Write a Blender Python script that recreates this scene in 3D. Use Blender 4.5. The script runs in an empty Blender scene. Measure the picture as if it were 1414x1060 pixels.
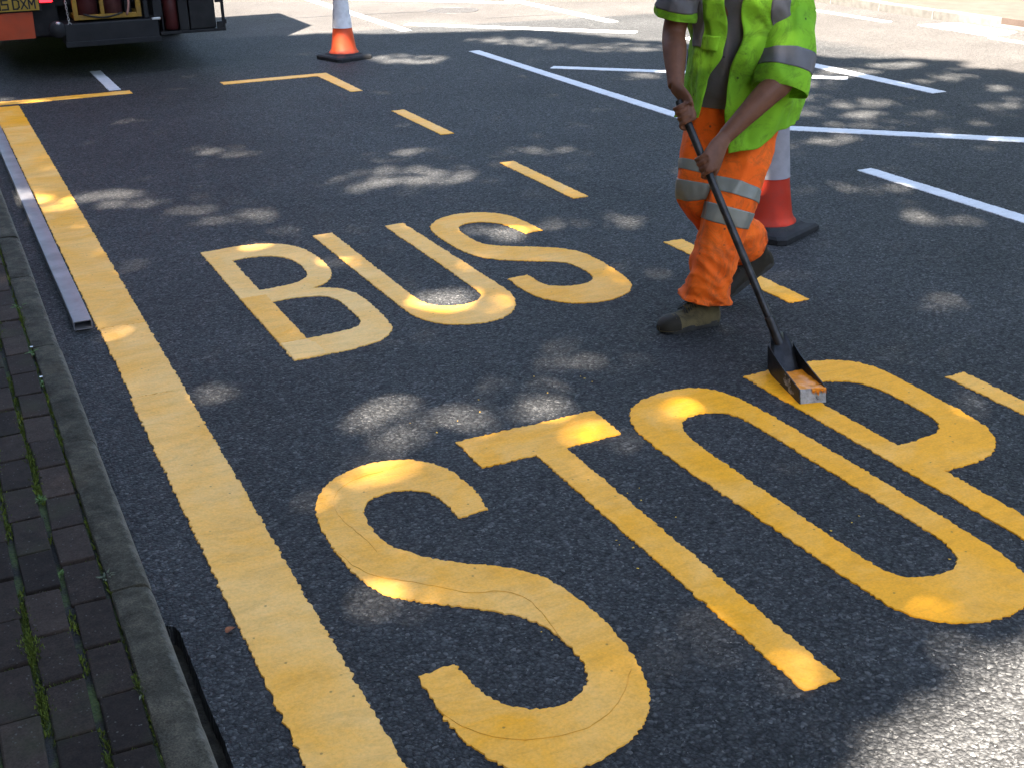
import bpy, bmesh, math, random
import numpy as np
from mathutils import Vector, Matrix, noise
from mathutils.geometry import tessellate_polygon

random.seed(7)
rng = np.random.default_rng(11)
C = bpy.context.scene.collection
SC = bpy.context.scene

# ------------------------------------------------------------------ camera, sky, sun, exposure
YAW, PITCH, ROLL, FOC, CAM_H = 0.44595137, 0.41675768, -0.01490710, 1661.209, 1.882
cam_d = bpy.data.cameras.new('camera')
cam = bpy.data.objects.new('camera', cam_d)
C.objects.link(cam)
_f = Vector((math.sin(YAW) * math.cos(PITCH), math.cos(YAW) * math.cos(PITCH), -math.sin(PITCH)))
_r = _f.cross(Vector((0, 0, 1))).normalized()
_u = _r.cross(_f)
_r2 = math.cos(ROLL) * _r + math.sin(ROLL) * _u
_u2 = -math.sin(ROLL) * _r + math.cos(ROLL) * _u
cam.matrix_world = Matrix(((_r2.x, _u2.x, -_f.x, 0), (_r2.y, _u2.y, -_f.y, 0), (_r2.z, _u2.z, -_f.z, CAM_H), (0, 0, 0, 1)))
cam_d.sensor_width = 36.0
cam_d.lens = 36.0 * FOC / 1414.0
cam_d.clip_start = 0.05
cam_d.clip_end = 1500.0
SC.camera = cam

SUN_EL = math.radians(47.0)
SUN_H = Vector((-0.58, -0.815))          # horizontal direction towards the sun
SUN_H.normalize()
SUN_DIR = Vector((SUN_H.x * math.cos(SUN_EL), SUN_H.y * math.cos(SUN_EL), math.sin(SUN_EL)))
world = bpy.data.worlds.new('World')
SC.world = world
world.use_nodes = True
_nt = world.node_tree
_bg = _nt.nodes['Background']
_sky = _nt.nodes.new('ShaderNodeTexSky')
_sky.sky_type = 'NISHITA'
_sky.sun_disc = False
_sky.sun_elevation = SUN_EL
_sky.sun_rotation = math.atan2(SUN_H.x, SUN_H.y)
_sky.air_density = 1.0
_sky.dust_density = 0.8
_sky.ozone_density = 1.0
_hz = _nt.nodes.new('ShaderNodeHueSaturation')      # thin summer haze: a paler sky
_hz.inputs['Saturation'].default_value = 0.86
_nt.links.new(_sky.outputs[0], _hz.inputs['Color'])
_bg.inputs['Strength'].default_value = 0.05
_nt.links.new(_hz.outputs[0], _bg.inputs['Color'])
sun_d = bpy.data.lights.new('sun', 'SUN')
sun_d.energy = 5.0
sun_d.angle = math.radians(0.55)
sun_d.color = (1.0, 0.91, 0.80)
sun = bpy.data.objects.new('sun', sun_d)
C.objects.link(sun)
sun.location = (-6, -9, 15)
sun.rotation_euler = (-SUN_DIR).to_track_quat('-Z', 'Y').to_euler()

SC.view_settings.view_transform = 'Standard'
SC.view_settings.look = 'None'
SC.view_settings.gamma = 1.0
SC.view_settings.exposure = 3.92
SC.view_settings.use_curve_mapping = False
SC.render.engine = 'CYCLES'
SC.cycles.max_bounces = 6

# ------------------------------------------------------------------ helpers
def link(o, parent=None):
    C.objects.link(o)
    if parent is not None:
        o.parent = parent
    return o

def tag(o, label=None, cat=None, group=None, kind=None):
    if label: o['label'] = label
    if cat: o['category'] = cat
    if group: o['group'] = group
    if kind: o['kind'] = kind
    return o

def empty(name, loc, rz=0.0, label=None, cat=None, group=None):
    o = bpy.data.objects.new(name, None)
    o.location = loc
    o.rotation_euler = (0, 0, rz)
    o.empty_display_size = 0.2
    link(o)
    return tag(o, label, cat, group)

def mesh_obj(name, verts, faces, mat, parent=None, smooth=False, recentre=False, flat_angle=None):
    me = bpy.data.meshes.new(name)
    verts = np.asarray(verts, dtype=float).reshape(-1, 3)
    loc = np.zeros(3)
    if recentre:
        loc = np.array([(verts[:, 0].min() + verts[:, 0].max()) / 2, (verts[:, 1].min() + verts[:, 1].max()) / 2, verts[:, 2].min()])
        verts = verts - loc
    me.from_pydata([tuple(v) for v in verts], [], [tuple(f) for f in faces])
    me.update()
    mats = mat if isinstance(mat, (list, tuple)) else [mat]
    for m in mats:
        me.materials.append(m)
    if smooth:
        me.polygons.foreach_set('use_smooth', [True] * len(me.polygons))
    o = bpy.data.objects.new(name, me)
    o.location = loc
    link(o, parent)
    if flat_angle is not None:
        me.set_sharp_from_angle(angle=math.radians(flat_angle))
    return o

class MB:
    """collects shapes; build() links them as one mesh object"""
    def __init__(s):
        s.v, s.f = [], []
    def add(s, vs, fs):
        n = len(s.v)
        s.v += [tuple(v) for v in vs]
        s.f += [tuple(i + n for i in f) for f in fs]
        return s
    def box(s, x0, x1, y0, y1, z0, z1, bev=0.0, M=None):
        bm = bmesh.new()
        bmesh.ops.create_cube(bm, size=1.0)
        for v in bm.verts:
            v.co = Vector(((x0 + x1) / 2 + v.co.x * (x1 - x0), (y0 + y1) / 2 + v.co.y * (y1 - y0), (z0 + z1) / 2 + v.co.z * (z1 - z0)))
        if bev > 0:
            bmesh.ops.bevel(bm, geom=list(bm.edges), offset=bev, segments=2, affect='EDGES', profile=0.6)
        if M is not None:
            bmesh.ops.transform(bm, matrix=M, verts=bm.verts)
        bm.verts.index_update()
        s.add([v.co[:] for v in bm.verts], [[v.index for v in f.verts] for f in bm.faces])
        bm.free()
        return s
    def tube(s, pts, rad, seg=10, ref=None, caps=True, squash=1.0):
        """tube through pts; rad a number, list of numbers or list of (r_ref, r_side); ref = direction of first radius"""
        P = [Vector(p) for p in pts]
        n = len(P)
        if not isinstance(rad, (list, tuple)): rad = [rad] * n
        rr = [(r, r * squash) if not isinstance(r, (list, tuple)) else r for r in rad]
        rings = []
        prev = Vector(ref) if ref is not None else None
        for i in range(n):
            t = (P[min(i + 1, n - 1)] - P[max(i - 1, 0)]).normalized()
            if prev is None:
                prev = Vector((1, 0, 0)) if abs(t.x) < 0.8 else Vector((0, 1, 0))
            e1 = (prev - t * prev.dot(t)).normalized()
            if ref is None: prev = e1
            e2 = t.cross(e1)
            rings.append([P[i] + e1 * (rr[i][0] * math.cos(2 * math.pi * k / seg)) + e2 * (rr[i][1] * math.sin(2 * math.pi * k / seg)) for k in range(seg)])
        vs = [v for r in rings for v in r]
        fs = []
        for i in range(n - 1):
            for k in range(seg):
                a, b = i * seg + k, i * seg + (k + 1) % seg
                fs.append((a, b, b + seg, a + seg))
        if caps:
            fs.append(tuple(range(seg - 1, -1, -1)))
            fs.append(tuple((n - 1) * seg + k for k in range(seg)))
        return s.add(vs, fs)
    def lathe(s, prof, c=(0, 0, 0), seg=24):
        vs, fs = [], []
        for r, z in prof:
            for k in range(seg):
                a = 2 * math.pi * k / seg
                vs.append((c[0] + r * math.cos(a), c[1] + r * math.sin(a), c[2] + z))
        for i in range(len(prof) - 1):
            for k in range(seg):
                a, b = i * seg + k, i * seg + (k + 1) % seg
                fs.append((a, b, b + seg, a + seg))
        return s.add(vs, fs)
    def ball(s, c, r, seg=12, rings=8, M=None):
        c = Vector(c)
        vs, fs = [], []
        rx, ry, rz = r if isinstance(r, (tuple, list)) else (r, r, r)
        for i in range(rings + 1):
            th = math.pi * i / rings
            for k in range(seg):
                a = 2 * math.pi * k / seg
                p = Vector((rx * math.sin(th) * math.cos(a), ry * math.sin(th) * math.sin(a), rz * math.cos(th)))
                if M is not None: p = M @ p
                vs.append(c + p)
        for i in range(rings):
            for k in range(seg):
                a, b = i * seg + k, i * seg + (k + 1) % seg
                fs.append((a, a + seg, b + seg, b))
        return s.add(vs, fs)
    def build(s, name, mat, parent=None, smooth=False, flat_angle=None, recentre=False):
        return mesh_obj(name, s.v, s.f, mat, parent, smooth, recentre, flat_angle)

# ------------------------------------------------------------------ materials
def new_mat(name):
    m = bpy.data.materials.new(name)
    m.use_nodes = True
    nt = m.node_tree
    b = nt.nodes['Principled BSDF']
    return m, nt, b

def N(nt, typ, **kw):
    n = nt.nodes.new(typ)
    for k, v in kw.items():
        if k.startswith('i_'):
            n.inputs[k[2:].replace('_', ' ')].default_value = v
        else:
            setattr(n, k, v)
    return n

def ramp(nt, src, stops, interp='LINEAR'):
    r = nt.nodes.new('ShaderNodeValToRGB')
    r.color_ramp.interpolation = interp
    e = r.color_ramp.elements
    while len(e) < len(stops): e.new(0.5)
    for el, (p, c) in zip(e, stops):
        el.position = p
        el.color = (*c, 1) if isinstance(c, (tuple, list)) else (c, c, c, 1)
    nt.links.new(src, r.inputs[0])
    return r.outputs[0]

def mixc(nt, fac, a, b, mode='MIX'):
    m = nt.nodes.new('ShaderNodeMix')
    m.data_type = 'RGBA'
    m.blend_type = mode
    for sock, v in ((m.inputs[0], fac), (m.inputs[6], a), (m.inputs[7], b)):
        if hasattr(v, 'is_linked'): nt.links.new(v, sock)
        elif isinstance(v, (tuple, list)): sock.default_value = (*v, 1)
        else: sock.default_value = v
    return m.outputs[2]

def math_n(nt, op, a, b=None, clamp=False):
    m = nt.nodes.new('ShaderNodeMath')
    m.operation = op
    m.use_clamp = clamp
    for sock, v in zip(m.inputs, (a, b)):
        if v is None: continue
        if hasattr(v, 'is_linked'): nt.links.new(v, sock)
        else: sock.default_value = v
    return m.outputs[0]

def bump(nt, b, height, strength=0.3, dist=0.002, chain=None):
    n = nt.nodes.new('ShaderNodeBump')
    n.inputs['Strength'].default_value = strength
    n.inputs['Distance'].default_value = dist
    nt.links.new(height, n.inputs['Height'])
    if chain is not None: nt.links.new(chain, n.inputs['Normal'])
    nt.links.new(n.outputs[0], b.inputs['Normal'])
    return n.outputs[0]

def coord(nt, kind='Object'):
    return nt.nodes.new('ShaderNodeTexCoord').outputs[kind]

def simple_mat(name, col, rough=0.6, metal=0.0, var=0.15, scale=12.0, bumpk=0.15, bscale=60.0, dirt=None, dirt_amt=0.4, dirt_scale=5.0, bdist=0.002):
    """plain coloured surface with tonal variation, optional dirt blotches and fine relief"""
    m, nt, b = new_mat(name)
    co = coord(nt)
    n1 = N(nt, 'ShaderNodeTexNoise', i_Scale=scale, i_Detail=4.0)
    nt.links.new(co, n1.inputs['Vector'])
    lo = tuple(c * (1 - var) for c in col); hi = tuple(min(1, c * (1 + var)) for c in col)
    c = ramp(nt, n1.outputs['Fac'], [(0.3, lo), (0.7, hi)])
    if dirt:
        n3 = N(nt, 'ShaderNodeTexNoise', i_Scale=dirt_scale, i_Detail=6.0, i_Roughness=0.7)
        nt.links.new(co, n3.inputs['Vector'])
        f = ramp(nt, n3.outputs['Fac'], [(0.45, 0.0), (0.72, dirt_amt)])
        c = mixc(nt, f, c, dirt)
    nt.links.new(c, b.inputs['Base Color'])
    b.inputs['Roughness'].default_value = rough
    b.inputs['Metallic'].default_value = metal
    b.inputs['Specular IOR Level'].default_value = 0.28
    if bumpk > 0:
        n2 = N(nt, 'ShaderNodeTexNoise', i_Scale=bscale, i_Detail=3.0)
        nt.links.new(co, n2.inputs['Vector'])
        bump(nt, b, n2.outputs['Fac'], bumpk, bdist)
    return m

def asphalt_mat():
    m, nt, b = new_mat('asphalt')
    co = coord(nt)
    # slight warp so that the chippings are not round cells
    wn = N(nt, 'ShaderNodeTexNoise', i_Scale=60.0, i_Detail=1.0)
    nt.links.new(co, wn.inputs['Vector'])
    va = N(nt, 'ShaderNodeVectorMath', operation='MULTIPLY_ADD')
    nt.links.new(wn.outputs['Color'], va.inputs[0])
    va.inputs[1].default_value = (0.012, 0.012, 0.0)
    nt.links.new(co, va.inputs[2])
    v1 = N(nt, 'ShaderNodeTexVoronoi', voronoi_dimensions='2D', i_Scale=88.0)
    v2 = N(nt, 'ShaderNodeTexVoronoi', voronoi_dimensions='2D', i_Scale=210.0)
    v3 = N(nt, 'ShaderNodeTexVoronoi', voronoi_dimensions='2D', i_Scale=46.0)
    for v in (v1, v2, v3): nt.links.new(va.outputs[0], v.inputs['Vector'])
    s1 = N(nt, 'ShaderNodeSeparateColor'); nt.links.new(v1.outputs['Color'], s1.inputs[0])
    s2 = N(nt, 'ShaderNodeSeparateColor'); nt.links.new(v2.outputs['Color'], s2.inputs[0])
    s3 = N(nt, 'ShaderNodeSeparateColor'); nt.links.new(v3.outputs['Color'], s3.inputs[0])
    c1 = ramp(nt, s1.outputs[0], [(0.0, (0.022, 0.022, 0.022)), (0.5, (0.040, 0.040, 0.040)), (0.9, (0.070, 0.070, 0.069)), (1.0, (0.11, 0.108, 0.104))])
    c2 = ramp(nt, s2.outputs[0], [(0.0, (0.024, 0.024, 0.024)), (0.75, (0.046, 0.046, 0.046)), (1.0, (0.095, 0.094, 0.091))])
    pick = ramp(nt, s3.outputs[1], [(0.35, 0.0), (0.45, 1.0)])
    c = mixc(nt, pick, c2, c1)
    # binder between the stones stays dark
    gap = ramp(nt, v1.outputs['Distance'], [(0.30, 1.0), (0.62, 0.6)])
    c = mixc(nt, 1.0, c, gap, 'MULTIPLY')
    fl = ramp(nt, s1.outputs[1], [(0.994, 0.0), (0.996, 0.5)])
    c = mixc(nt, fl, c, (0.17, 0.165, 0.155))
    fl2 = ramp(nt, s2.outputs[1], [(0.994, 0.0), (0.996, 0.6)])
    c = mixc(nt, fl2, c, (0.20, 0.195, 0.18))
    # broad tonal drift of the new surfacing
    n4 = N(nt, 'ShaderNodeTexNoise', i_Scale=0.9, i_Detail=5.0, i_Roughness=0.6)
    nt.links.new(co, n4.inputs['Vector'])
    dr = ramp(nt, n4.outputs['Fac'], [(0.3, 0.82), (0.7, 1.22)])
    c = mixc(nt, 1.0, c, dr, 'MULTIPLY')
    # dusty scuffs
    n5 = N(nt, 'ShaderNodeTexNoise', i_Scale=2.2, i_Detail=8.0, i_Roughness=0.75)
    nt.links.new(co, n5.inputs['Vector'])
    sc = ramp(nt, n5.outputs['Fac'], [(0.60, 0.0), (0.80, 0.30)])
    c = mixc(nt, sc, c, (0.10, 0.095, 0.09))
    # far carriageway painted paler, standing in for full sunlight
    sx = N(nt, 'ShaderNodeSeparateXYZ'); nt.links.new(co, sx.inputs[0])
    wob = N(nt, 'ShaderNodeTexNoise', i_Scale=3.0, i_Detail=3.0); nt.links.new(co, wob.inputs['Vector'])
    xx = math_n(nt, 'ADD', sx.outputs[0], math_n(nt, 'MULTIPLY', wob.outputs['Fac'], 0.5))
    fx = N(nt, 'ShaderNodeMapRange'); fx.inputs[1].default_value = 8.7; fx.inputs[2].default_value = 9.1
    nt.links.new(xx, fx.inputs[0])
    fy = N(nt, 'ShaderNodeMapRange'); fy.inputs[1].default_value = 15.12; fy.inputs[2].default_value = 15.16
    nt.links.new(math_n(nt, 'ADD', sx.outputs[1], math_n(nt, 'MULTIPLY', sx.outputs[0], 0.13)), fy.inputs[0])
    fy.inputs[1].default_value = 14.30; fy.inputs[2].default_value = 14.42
    sun_pale = math_n(nt, 'MAXIMUM', fx.outputs[0], fy.outputs[0])
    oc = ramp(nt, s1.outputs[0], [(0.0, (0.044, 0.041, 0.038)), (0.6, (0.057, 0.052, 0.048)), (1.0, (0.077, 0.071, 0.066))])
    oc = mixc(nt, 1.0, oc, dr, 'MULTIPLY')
    c = mixc(nt, sun_pale, c, oc)
    nt.links.new(c, b.inputs['Base Color'])
    r = ramp(nt, s1.outputs[2], [(0.0, 0.55), (1.0, 0.85)])
    nt.links.new(r, b.inputs['Roughness'])
    b.inputs['Specular IOR Level'].default_value = 0.15
    # relief: each stone at its own height, sunk joints
    h = math_n(nt, 'SUBTRACT', math_n(nt, 'MULTIPLY', s1.outputs[2], 0.7), math_n(nt, 'MULTIPLY', v1.outputs['Distance'], 1.0))
    h2 = math_n(nt, 'SUBTRACT', math_n(nt, 'MULTIPLY', s2.outputs[2], 0.5), math_n(nt, 'MULTIPLY', v2.outputs['Distance'], 0.8))
    hh = math_n(nt, 'ADD', h, math_n(nt, 'MULTIPLY', h2, 0.4))
    bump(nt, b, hh, 0.9, 0.0055)
    return m

def paint_mat(name, fresh, dusty, rough=0.5):
    m, nt, b = new_mat(name)
    co = coord(nt)
    at = N(nt, 'ShaderNodeAttribute', attribute_type='OBJECT', attribute_name='tone')
    n1 = N(nt, 'ShaderNodeTexNoise', i_Scale=3.2, i_Detail=7.0, i_Roughness=0.65, i_Distortion=0.6)
    nt.links.new(co, n1.inputs['Vector'])
    k = math_n(nt, 'ADD', at.outputs['Fac'], math_n(nt, 'MULTIPLY', math_n(nt, 'SUBTRACT', n1.outputs['Fac'], 0.5), 2.2), clamp=True)
    c = mixc(nt, k, fresh, dusty)
    # blotches and faint drag bands of the applicator
    mp = N(nt, 'ShaderNodeMapping'); mp.inputs['Scale'].default_value = (5.0, 17.0, 5.0)
    mp.inputs['Rotation'].default_value = (0, 0, 0.12)
    nt.links.new(co, mp.inputs['Vector'])
    n2 = N(nt, 'ShaderNodeTexNoise', i_Scale=1.0, i_Detail=9.0, i_Roughness=0.78, i_Distortion=0.9)
    nt.links.new(mp.outputs[0], n2.inputs['Vector'])
    st = ramp(nt, n2.outputs['Fac'], [(0.30, 0.80), (0.52, 1.0), (0.70, 1.06)])
    c = mixc(nt, 1.0, c, st, 'MULTIPLY')
    n7 = N(nt, 'ShaderNodeTexNoise', i_Scale=120.0, i_Detail=3.0, i_Roughness=0.7)
    nt.links.new(co, n7.inputs['Vector'])
    c = mixc(nt, 1.0, c, ramp(nt, n7.outputs['Fac'], [(0.30, 0.88), (0.6, 1.03)]), 'MULTIPLY')
    # scuffs and specks of grit
    n3 = N(nt, 'ShaderNodeTexNoise', i_Scale=26.0, i_Detail=5.0, i_Roughness=0.8)
    nt.links.new(co, n3.inputs['Vector'])
    sp = ramp(nt, n3.outputs['Fac'], [(0.66, 0.0), (0.80, 0.45)])
    c = mixc(nt, sp, c, tuple(x * 0.45 for x in fresh))
    v = N(nt, 'ShaderNodeTexVoronoi', voronoi_dimensions='2D', i_Scale=45.0); nt.links.new(co, v.inputs['Vector'])
    svc = N(nt, 'ShaderNodeSeparateColor'); nt.links.new(v.outputs['Color'], svc.inputs[0])
    pit = math_n(nt, 'MULTIPLY', ramp(nt, svc.outputs[0], [(0.985, 0.0), (0.988, 0.6)]), ramp(nt, v.outputs['Distance'], [(0.12, 1.0), (0.2, 0.0)]))
    c = mixc(nt, pit, c, (0.12, 0.07, 0.02))
    nt.links.new(c, b.inputs['Base Color'])
    b.inputs['Roughness'].default_value = rough
    b.inputs['Specular IOR Level'].default_value = 0.14
    v2 = N(nt, 'ShaderNodeTexVoronoi', voronoi_dimensions='2D', i_Scale=95.0, feature='SMOOTH_F1'); nt.links.new(co, v2.inputs['Vector'])
    n6 = N(nt, 'ShaderNodeTexNoise', i_Scale=160.0, i_Detail=2.0); nt.links.new(co, n6.inputs['Vector'])
    hh = math_n(nt, 'ADD', math_n(nt, 'MULTIPLY', v2.outputs['Distance'], -0.5), math_n(nt, 'ADD', math_n(nt, 'MULTIPLY', n6.outputs['Fac'], 0.35), math_n(nt, 'MULTIPLY', n2.outputs['Fac'], 0.5)))
    bump(nt, b, hh, 0.45, 0.0022)
    return m

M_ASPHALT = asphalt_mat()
M_YELLOW = paint_mat('yellow_thermoplastic', (0.88, 0.375, 0.013), (0.88, 0.50, 0.145), 0.48)
M_WHITE = paint_mat('white_thermoplastic', (0.56, 0.56, 0.56), (0.46, 0.46, 0.455), 0.6)

# ------------------------------------------------------------------ the setting
def poly_sheet(name, pts, z, mat, kind='structure'):
    tris = tessellate_polygon([[Vector((x, y, 0)) for x, y in pts]])
    fs = []
    for t in tris:
        a, b, c = (Vector(pts[i]) for i in t)
        fs.append(t if (b - a).cross(c - a) > 0 else t[::-1])
    o = mesh_obj(name, [(x, y, z) for x, y in pts], fs, mat)
    return tag(o, kind=kind)

M_EARTH = simple_mat('earth', (0.05, 0.045, 0.035), 0.95, var=0.5, scale=30, bumpk=0.6, bscale=120, bdist=0.01)
M_GROUND = simple_mat('rough_ground', (0.11, 0.12, 0.06), 0.95, var=0.4, scale=2.0, bumpk=0.4, bscale=30)
def kerb_mat():
    m, nt, b = new_mat('concrete_kerb')
    co = coord(nt); oi = N(nt, 'ShaderNodeObjectInfo')
    va = N(nt, 'ShaderNodeVectorMath', operation='ADD')
    nt.links.new(co, va.inputs[0]); nt.links.new(oi.outputs['Location'], va.inputs[1])
    n1 = N(nt, 'ShaderNodeTexNoise', i_Scale=11.0, i_Detail=9.0, i_Roughness=0.75); nt.links.new(va.outputs[0], n1.inputs['Vector'])
    c = ramp(nt, n1.outputs['Fac'], [(0.34, (0.0200, 0.0184, 0.0122)), (0.5, (0.0500, 0.0442, 0.0311)), (0.66, (0.0920, 0.0791, 0.0554))])
    n2 = N(nt, 'ShaderNodeTexNoise', i_Scale=190.0, i_Detail=4.0, i_Roughness=0.7); nt.links.new(va.outputs[0], n2.inputs['Vector'])
    c = mixc(nt, 1.0, c, ramp(nt, n2.outputs['Fac'], [(0.3, 0.5), (0.7, 1.5)]), 'MULTIPLY')
    sx = N(nt, 'ShaderNodeSeparateXYZ'); nt.links.new(co, sx.inputs[0])
    n3 = N(nt, 'ShaderNodeTexNoise', i_Scale=24.0, i_Detail=7.0, i_Roughness=0.8); nt.links.new(va.outputs[0], n3.inputs['Vector'])
    e = N(nt, 'ShaderNodeMapRange'); e.inputs[1].default_value = 0.024; e.inputs[2].default_value = 0.042
    nt.links.new(math_n(nt, 'ADD', sx.outputs[0], math_n(nt, 'MULTIPLY', math_n(nt, 'SUBTRACT', n3.outputs['Fac'], 0.62), 0.07)), e.inputs[0])
    c = mixc(nt, math_n(nt, 'MULTIPLY', e.outputs[0], 0.75), c, (0.19, 0.175, 0.145))
    nt.links.new(c, b.inputs['Base Color']); b.inputs['Roughness'].default_value = 0.88; b.inputs['Specular IOR Level'].default_value = 0.15
    bump(nt, b, math_n(nt, 'ADD', n2.outputs['Fac'], n1.outputs['Fac']), 0.7, 0.003)
    return m
M_KERB = kerb_mat()
M_GRANITE = simple_mat('pale_kerb', (0.085, 0.08, 0.072), 0.8, var=0.2, scale=14, bumpk=0.3, bscale=160)

# ground sheet out to the horizon, under everything
g = mesh_obj('ground', [(-700, -700, -0.16), (700, -700, -0.16), (700, 700, -0.16), (-700, 700, -0.16)], [(0, 1, 2, 3)], M_GROUND)
tag(g, kind='structure')

# the road: its kerbside edge stops short of the kerb where the surfacing has a gap
edge = []
y = -60.0
edge.append((0.352, y))
y = 0.0
while y < 2.80:
    edge.append((0.343 + 0.005 * noise.noise(Vector((y * 5, 0, 0))) + 0.003 * noise.noise(Vector((y * 45, 3, 0))), y)); y += 0.02
edge += [(0.335, 2.815), (0.318, 2.83), (0.296, 2.84)]
edge += [(0.294, 70.0)]
road_pts = edge + [(10.86, 70.0), (10.86, -60.0)]
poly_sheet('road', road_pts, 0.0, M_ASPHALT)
# broken edge of the surfacing: a real face down into the gap
vs, fs = [], []
ed = [p for p in edge if -1 <= p[1] <= 2.84]
for x, yy in ed:
    vs += [(x, yy, 0.0), (x - 0.004 + 0.006 * random.random(), yy, -0.07)]
for i in range(len(ed) - 1):
    fs.append((2 * i, 2 * i + 2, 2 * i + 3, 2 * i + 1))
tag(mesh_obj('road_edge', vs, fs, M_ASPHALT), kind='structure')
tag(mesh_obj('gutter_soil', [(0.28, -60, -0.06), (0.37, -60, -0.06), (0.37, 2.9, -0.06), (0.28, 2.9, -0.06)], [(0, 1, 2, 3)], M_EARTH), kind='structure')

PAV_Z = 0.16
# pavement bed with mossy joints, carrying the kerb stones and paving blocks
def moss_bed():
    m, nt, b = new_mat('mossy_jointing')
    co = coord(nt)
    n1 = N(nt, 'ShaderNodeTexNoise', i_Scale=7.0, i_Detail=5.0); nt.links.new(co, n1.inputs['Vector'])
    n2 = N(nt, 'ShaderNodeTexNoise', i_Scale=160.0, i_Detail=3.0); nt.links.new(co, n2.inputs['Vector'])
    c1 = ramp(nt, n2.outputs['Fac'], [(0.3, (0.006, 0.006, 0.005)), (0.7, (0.018, 0.016, 0.012))])
    c2 = ramp(nt, n2.outputs['Fac'], [(0.3, (0.018, 0.028, 0.006)), (0.7, (0.06, 0.085, 0.018))])
    f = ramp(nt, n1.outputs['Fac'], [(0.42, 0.0), (0.58, 1.0)])
    nt.links.new(mixc(nt, f, c1, c2), b.inputs['Base Color'])
    b.inputs['Roughness'].default_value = 0.95
    bump(nt, b, n2.outputs['Fac'], 0.9, 0.006)
    return m
M_MOSSBED = moss_bed()
mb = MB().box(-3.2, 0.189, -12, 24, -0.15, PAV_Z - 0.013)
pavement = tag(mb.build('pavement', M_MOSSBED), kind='structure')

def block_mat():
    m, nt, b = new_mat('paving_block')
    co = coord(nt)
    oi = N(nt, 'ShaderNodeObjectInfo')
    base = ramp(nt, oi.outputs['Random'], [(0.0, (0.0160, 0.0113, 0.0086)), (0.5, (0.0270, 0.0189, 0.0143)), (1.0, (0.0440, 0.0306, 0.0230))])
    va = N(nt, 'ShaderNodeVectorMath', operation='ADD')
    nt.links.new(co, va.inputs[0]); nt.links.new(oi.outputs['Location'], va.inputs[1])
    n1 = N(nt, 'ShaderNodeTexNoise', i_Scale=22.0, i_Detail=6.0, i_Roughness=0.7); nt.links.new(va.outputs[0], n1.inputs['Vector'])
    c = mixc(nt, 1.0, base, ramp(nt, n1.outputs['Fac'], [(0.3, 0.65), (0.7, 1.35)]), 'MULTIPLY')
    v = N(nt, 'ShaderNodeTexVoronoi', i_Scale=260.0); nt.links.new(va.outputs[0], v.inputs['Vector'])
    s = N(nt, 'ShaderNodeSeparateColor'); nt.links.new(v.outputs['Color'], s.inputs[0])
    c = mixc(nt, ramp(nt, s.outputs[0], [(0.988, 0.0), (0.992, 0.5)]), c, (0.12, 0.115, 0.10))
    c = mixc(nt, 1.0, c, ramp(nt, s.outputs[2], [(0.0, 0.75), (1.0, 1.25)]), 'MULTIPLY')
    # greenish grime on some blocks
    n3 = N(nt, 'ShaderNodeTexNoise', i_Scale=5.0, i_Detail=5.0); nt.links.new(va.outputs[0], n3.inputs['Vector'])
    c = mixc(nt, ramp(nt, n3.outputs['Fac'], [(0.55, 0.0), (0.75, 0.5)]), c, (0.035, 0.04, 0.018))
    nt.links.new(c, b.inputs['Base Color'])
    b.inputs['Roughness'].default_value = 0.85; b.inputs['Specular IOR Level'].default_value = 0.15
    h = math_n(nt, 'ADD', math_n(nt, 'MULTIPLY', s.outputs[1], 0.25), n1.outputs['Fac'])
    bump(nt, b, h, 0.55, 0.003)
    return m
M_BLOCK = block_mat()

def chipped_box(lx, ly, lz, bev, seed, cuts=0, amp=0.0015, top_only=True):
    """box with worn, uneven arrises, top face at z = 0"""
    bm = bmesh.new()
    bmesh.ops.create_cube(bm, size=1.0)
    for v in bm.verts:
        v.co = Vector((v.co.x * lx, v.co.y * ly, (v.co.z - 0.5) * lz))
    if cuts:
        es = [e for e in bm.edges if abs((e.verts[0].co - e.verts[1].co).y) > ly * 0.5]
        bmesh.ops.subdivide_edges(bm, edges=es, cuts=cuts, use_grid_fill=True)
    es = [e for e in bm.edges if len(e.link_faces) == 2 and e.calc_face_angle(0) > 0.5 and max(e.verts[0].co.z, e.verts[1].co.z) > -0.001]
    bmesh.ops.bevel(bm, geom=es, offset=bev, segments=2, affect='EDGES', profile=0.55)
    for v in bm.verts:
        if v.co.z > -lz * 0.9:
            v.co += Vector((noise.noise(v.co * 60 + Vector((seed * 7.1, 0, 0))), noise.noise(v.co * 60 + Vector((0, seed * 5.3, 9))), noise.noise(v.co * 60 + Vector((4, 0, seed * 3.7))) * 0.6)) * amp
    me = bpy.data.meshes.new('block')
    bm.to_mesh(me); bm.free()
    return me

blk = []
for k in range(7):
    me = chipped_box(0.0865, 0.1945, 0.07, 0.0045, k, cuts=0, amp=0.004)
    me.materials.append(M_BLOCK)
    blk.append(me)
PX, PY = 0.1040, 0.2045
random.seed(21)
for col in range(11):
    cx = 0.137 - col * PX
    ph = 2.789 if col % 2 == 0 else 2.6855
    for r in range(-6, 21):
        cy = ph + r * PY - PY / 2
        o = bpy.data.objects.new('paving_block', random.choice(blk))
        o.location = (cx + random.uniform(-.003, .003), cy + random.uniform(-.003, .003), PAV_Z + random.uniform(-.0035, .0025))
        o.rotation_euler = (random.uniform(-.012, .012), random.uniform(-.016, .016), random.uniform(-.014, .014) + (math.pi if random.random() < .5 else 0))
        link(o, pavement)

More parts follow.
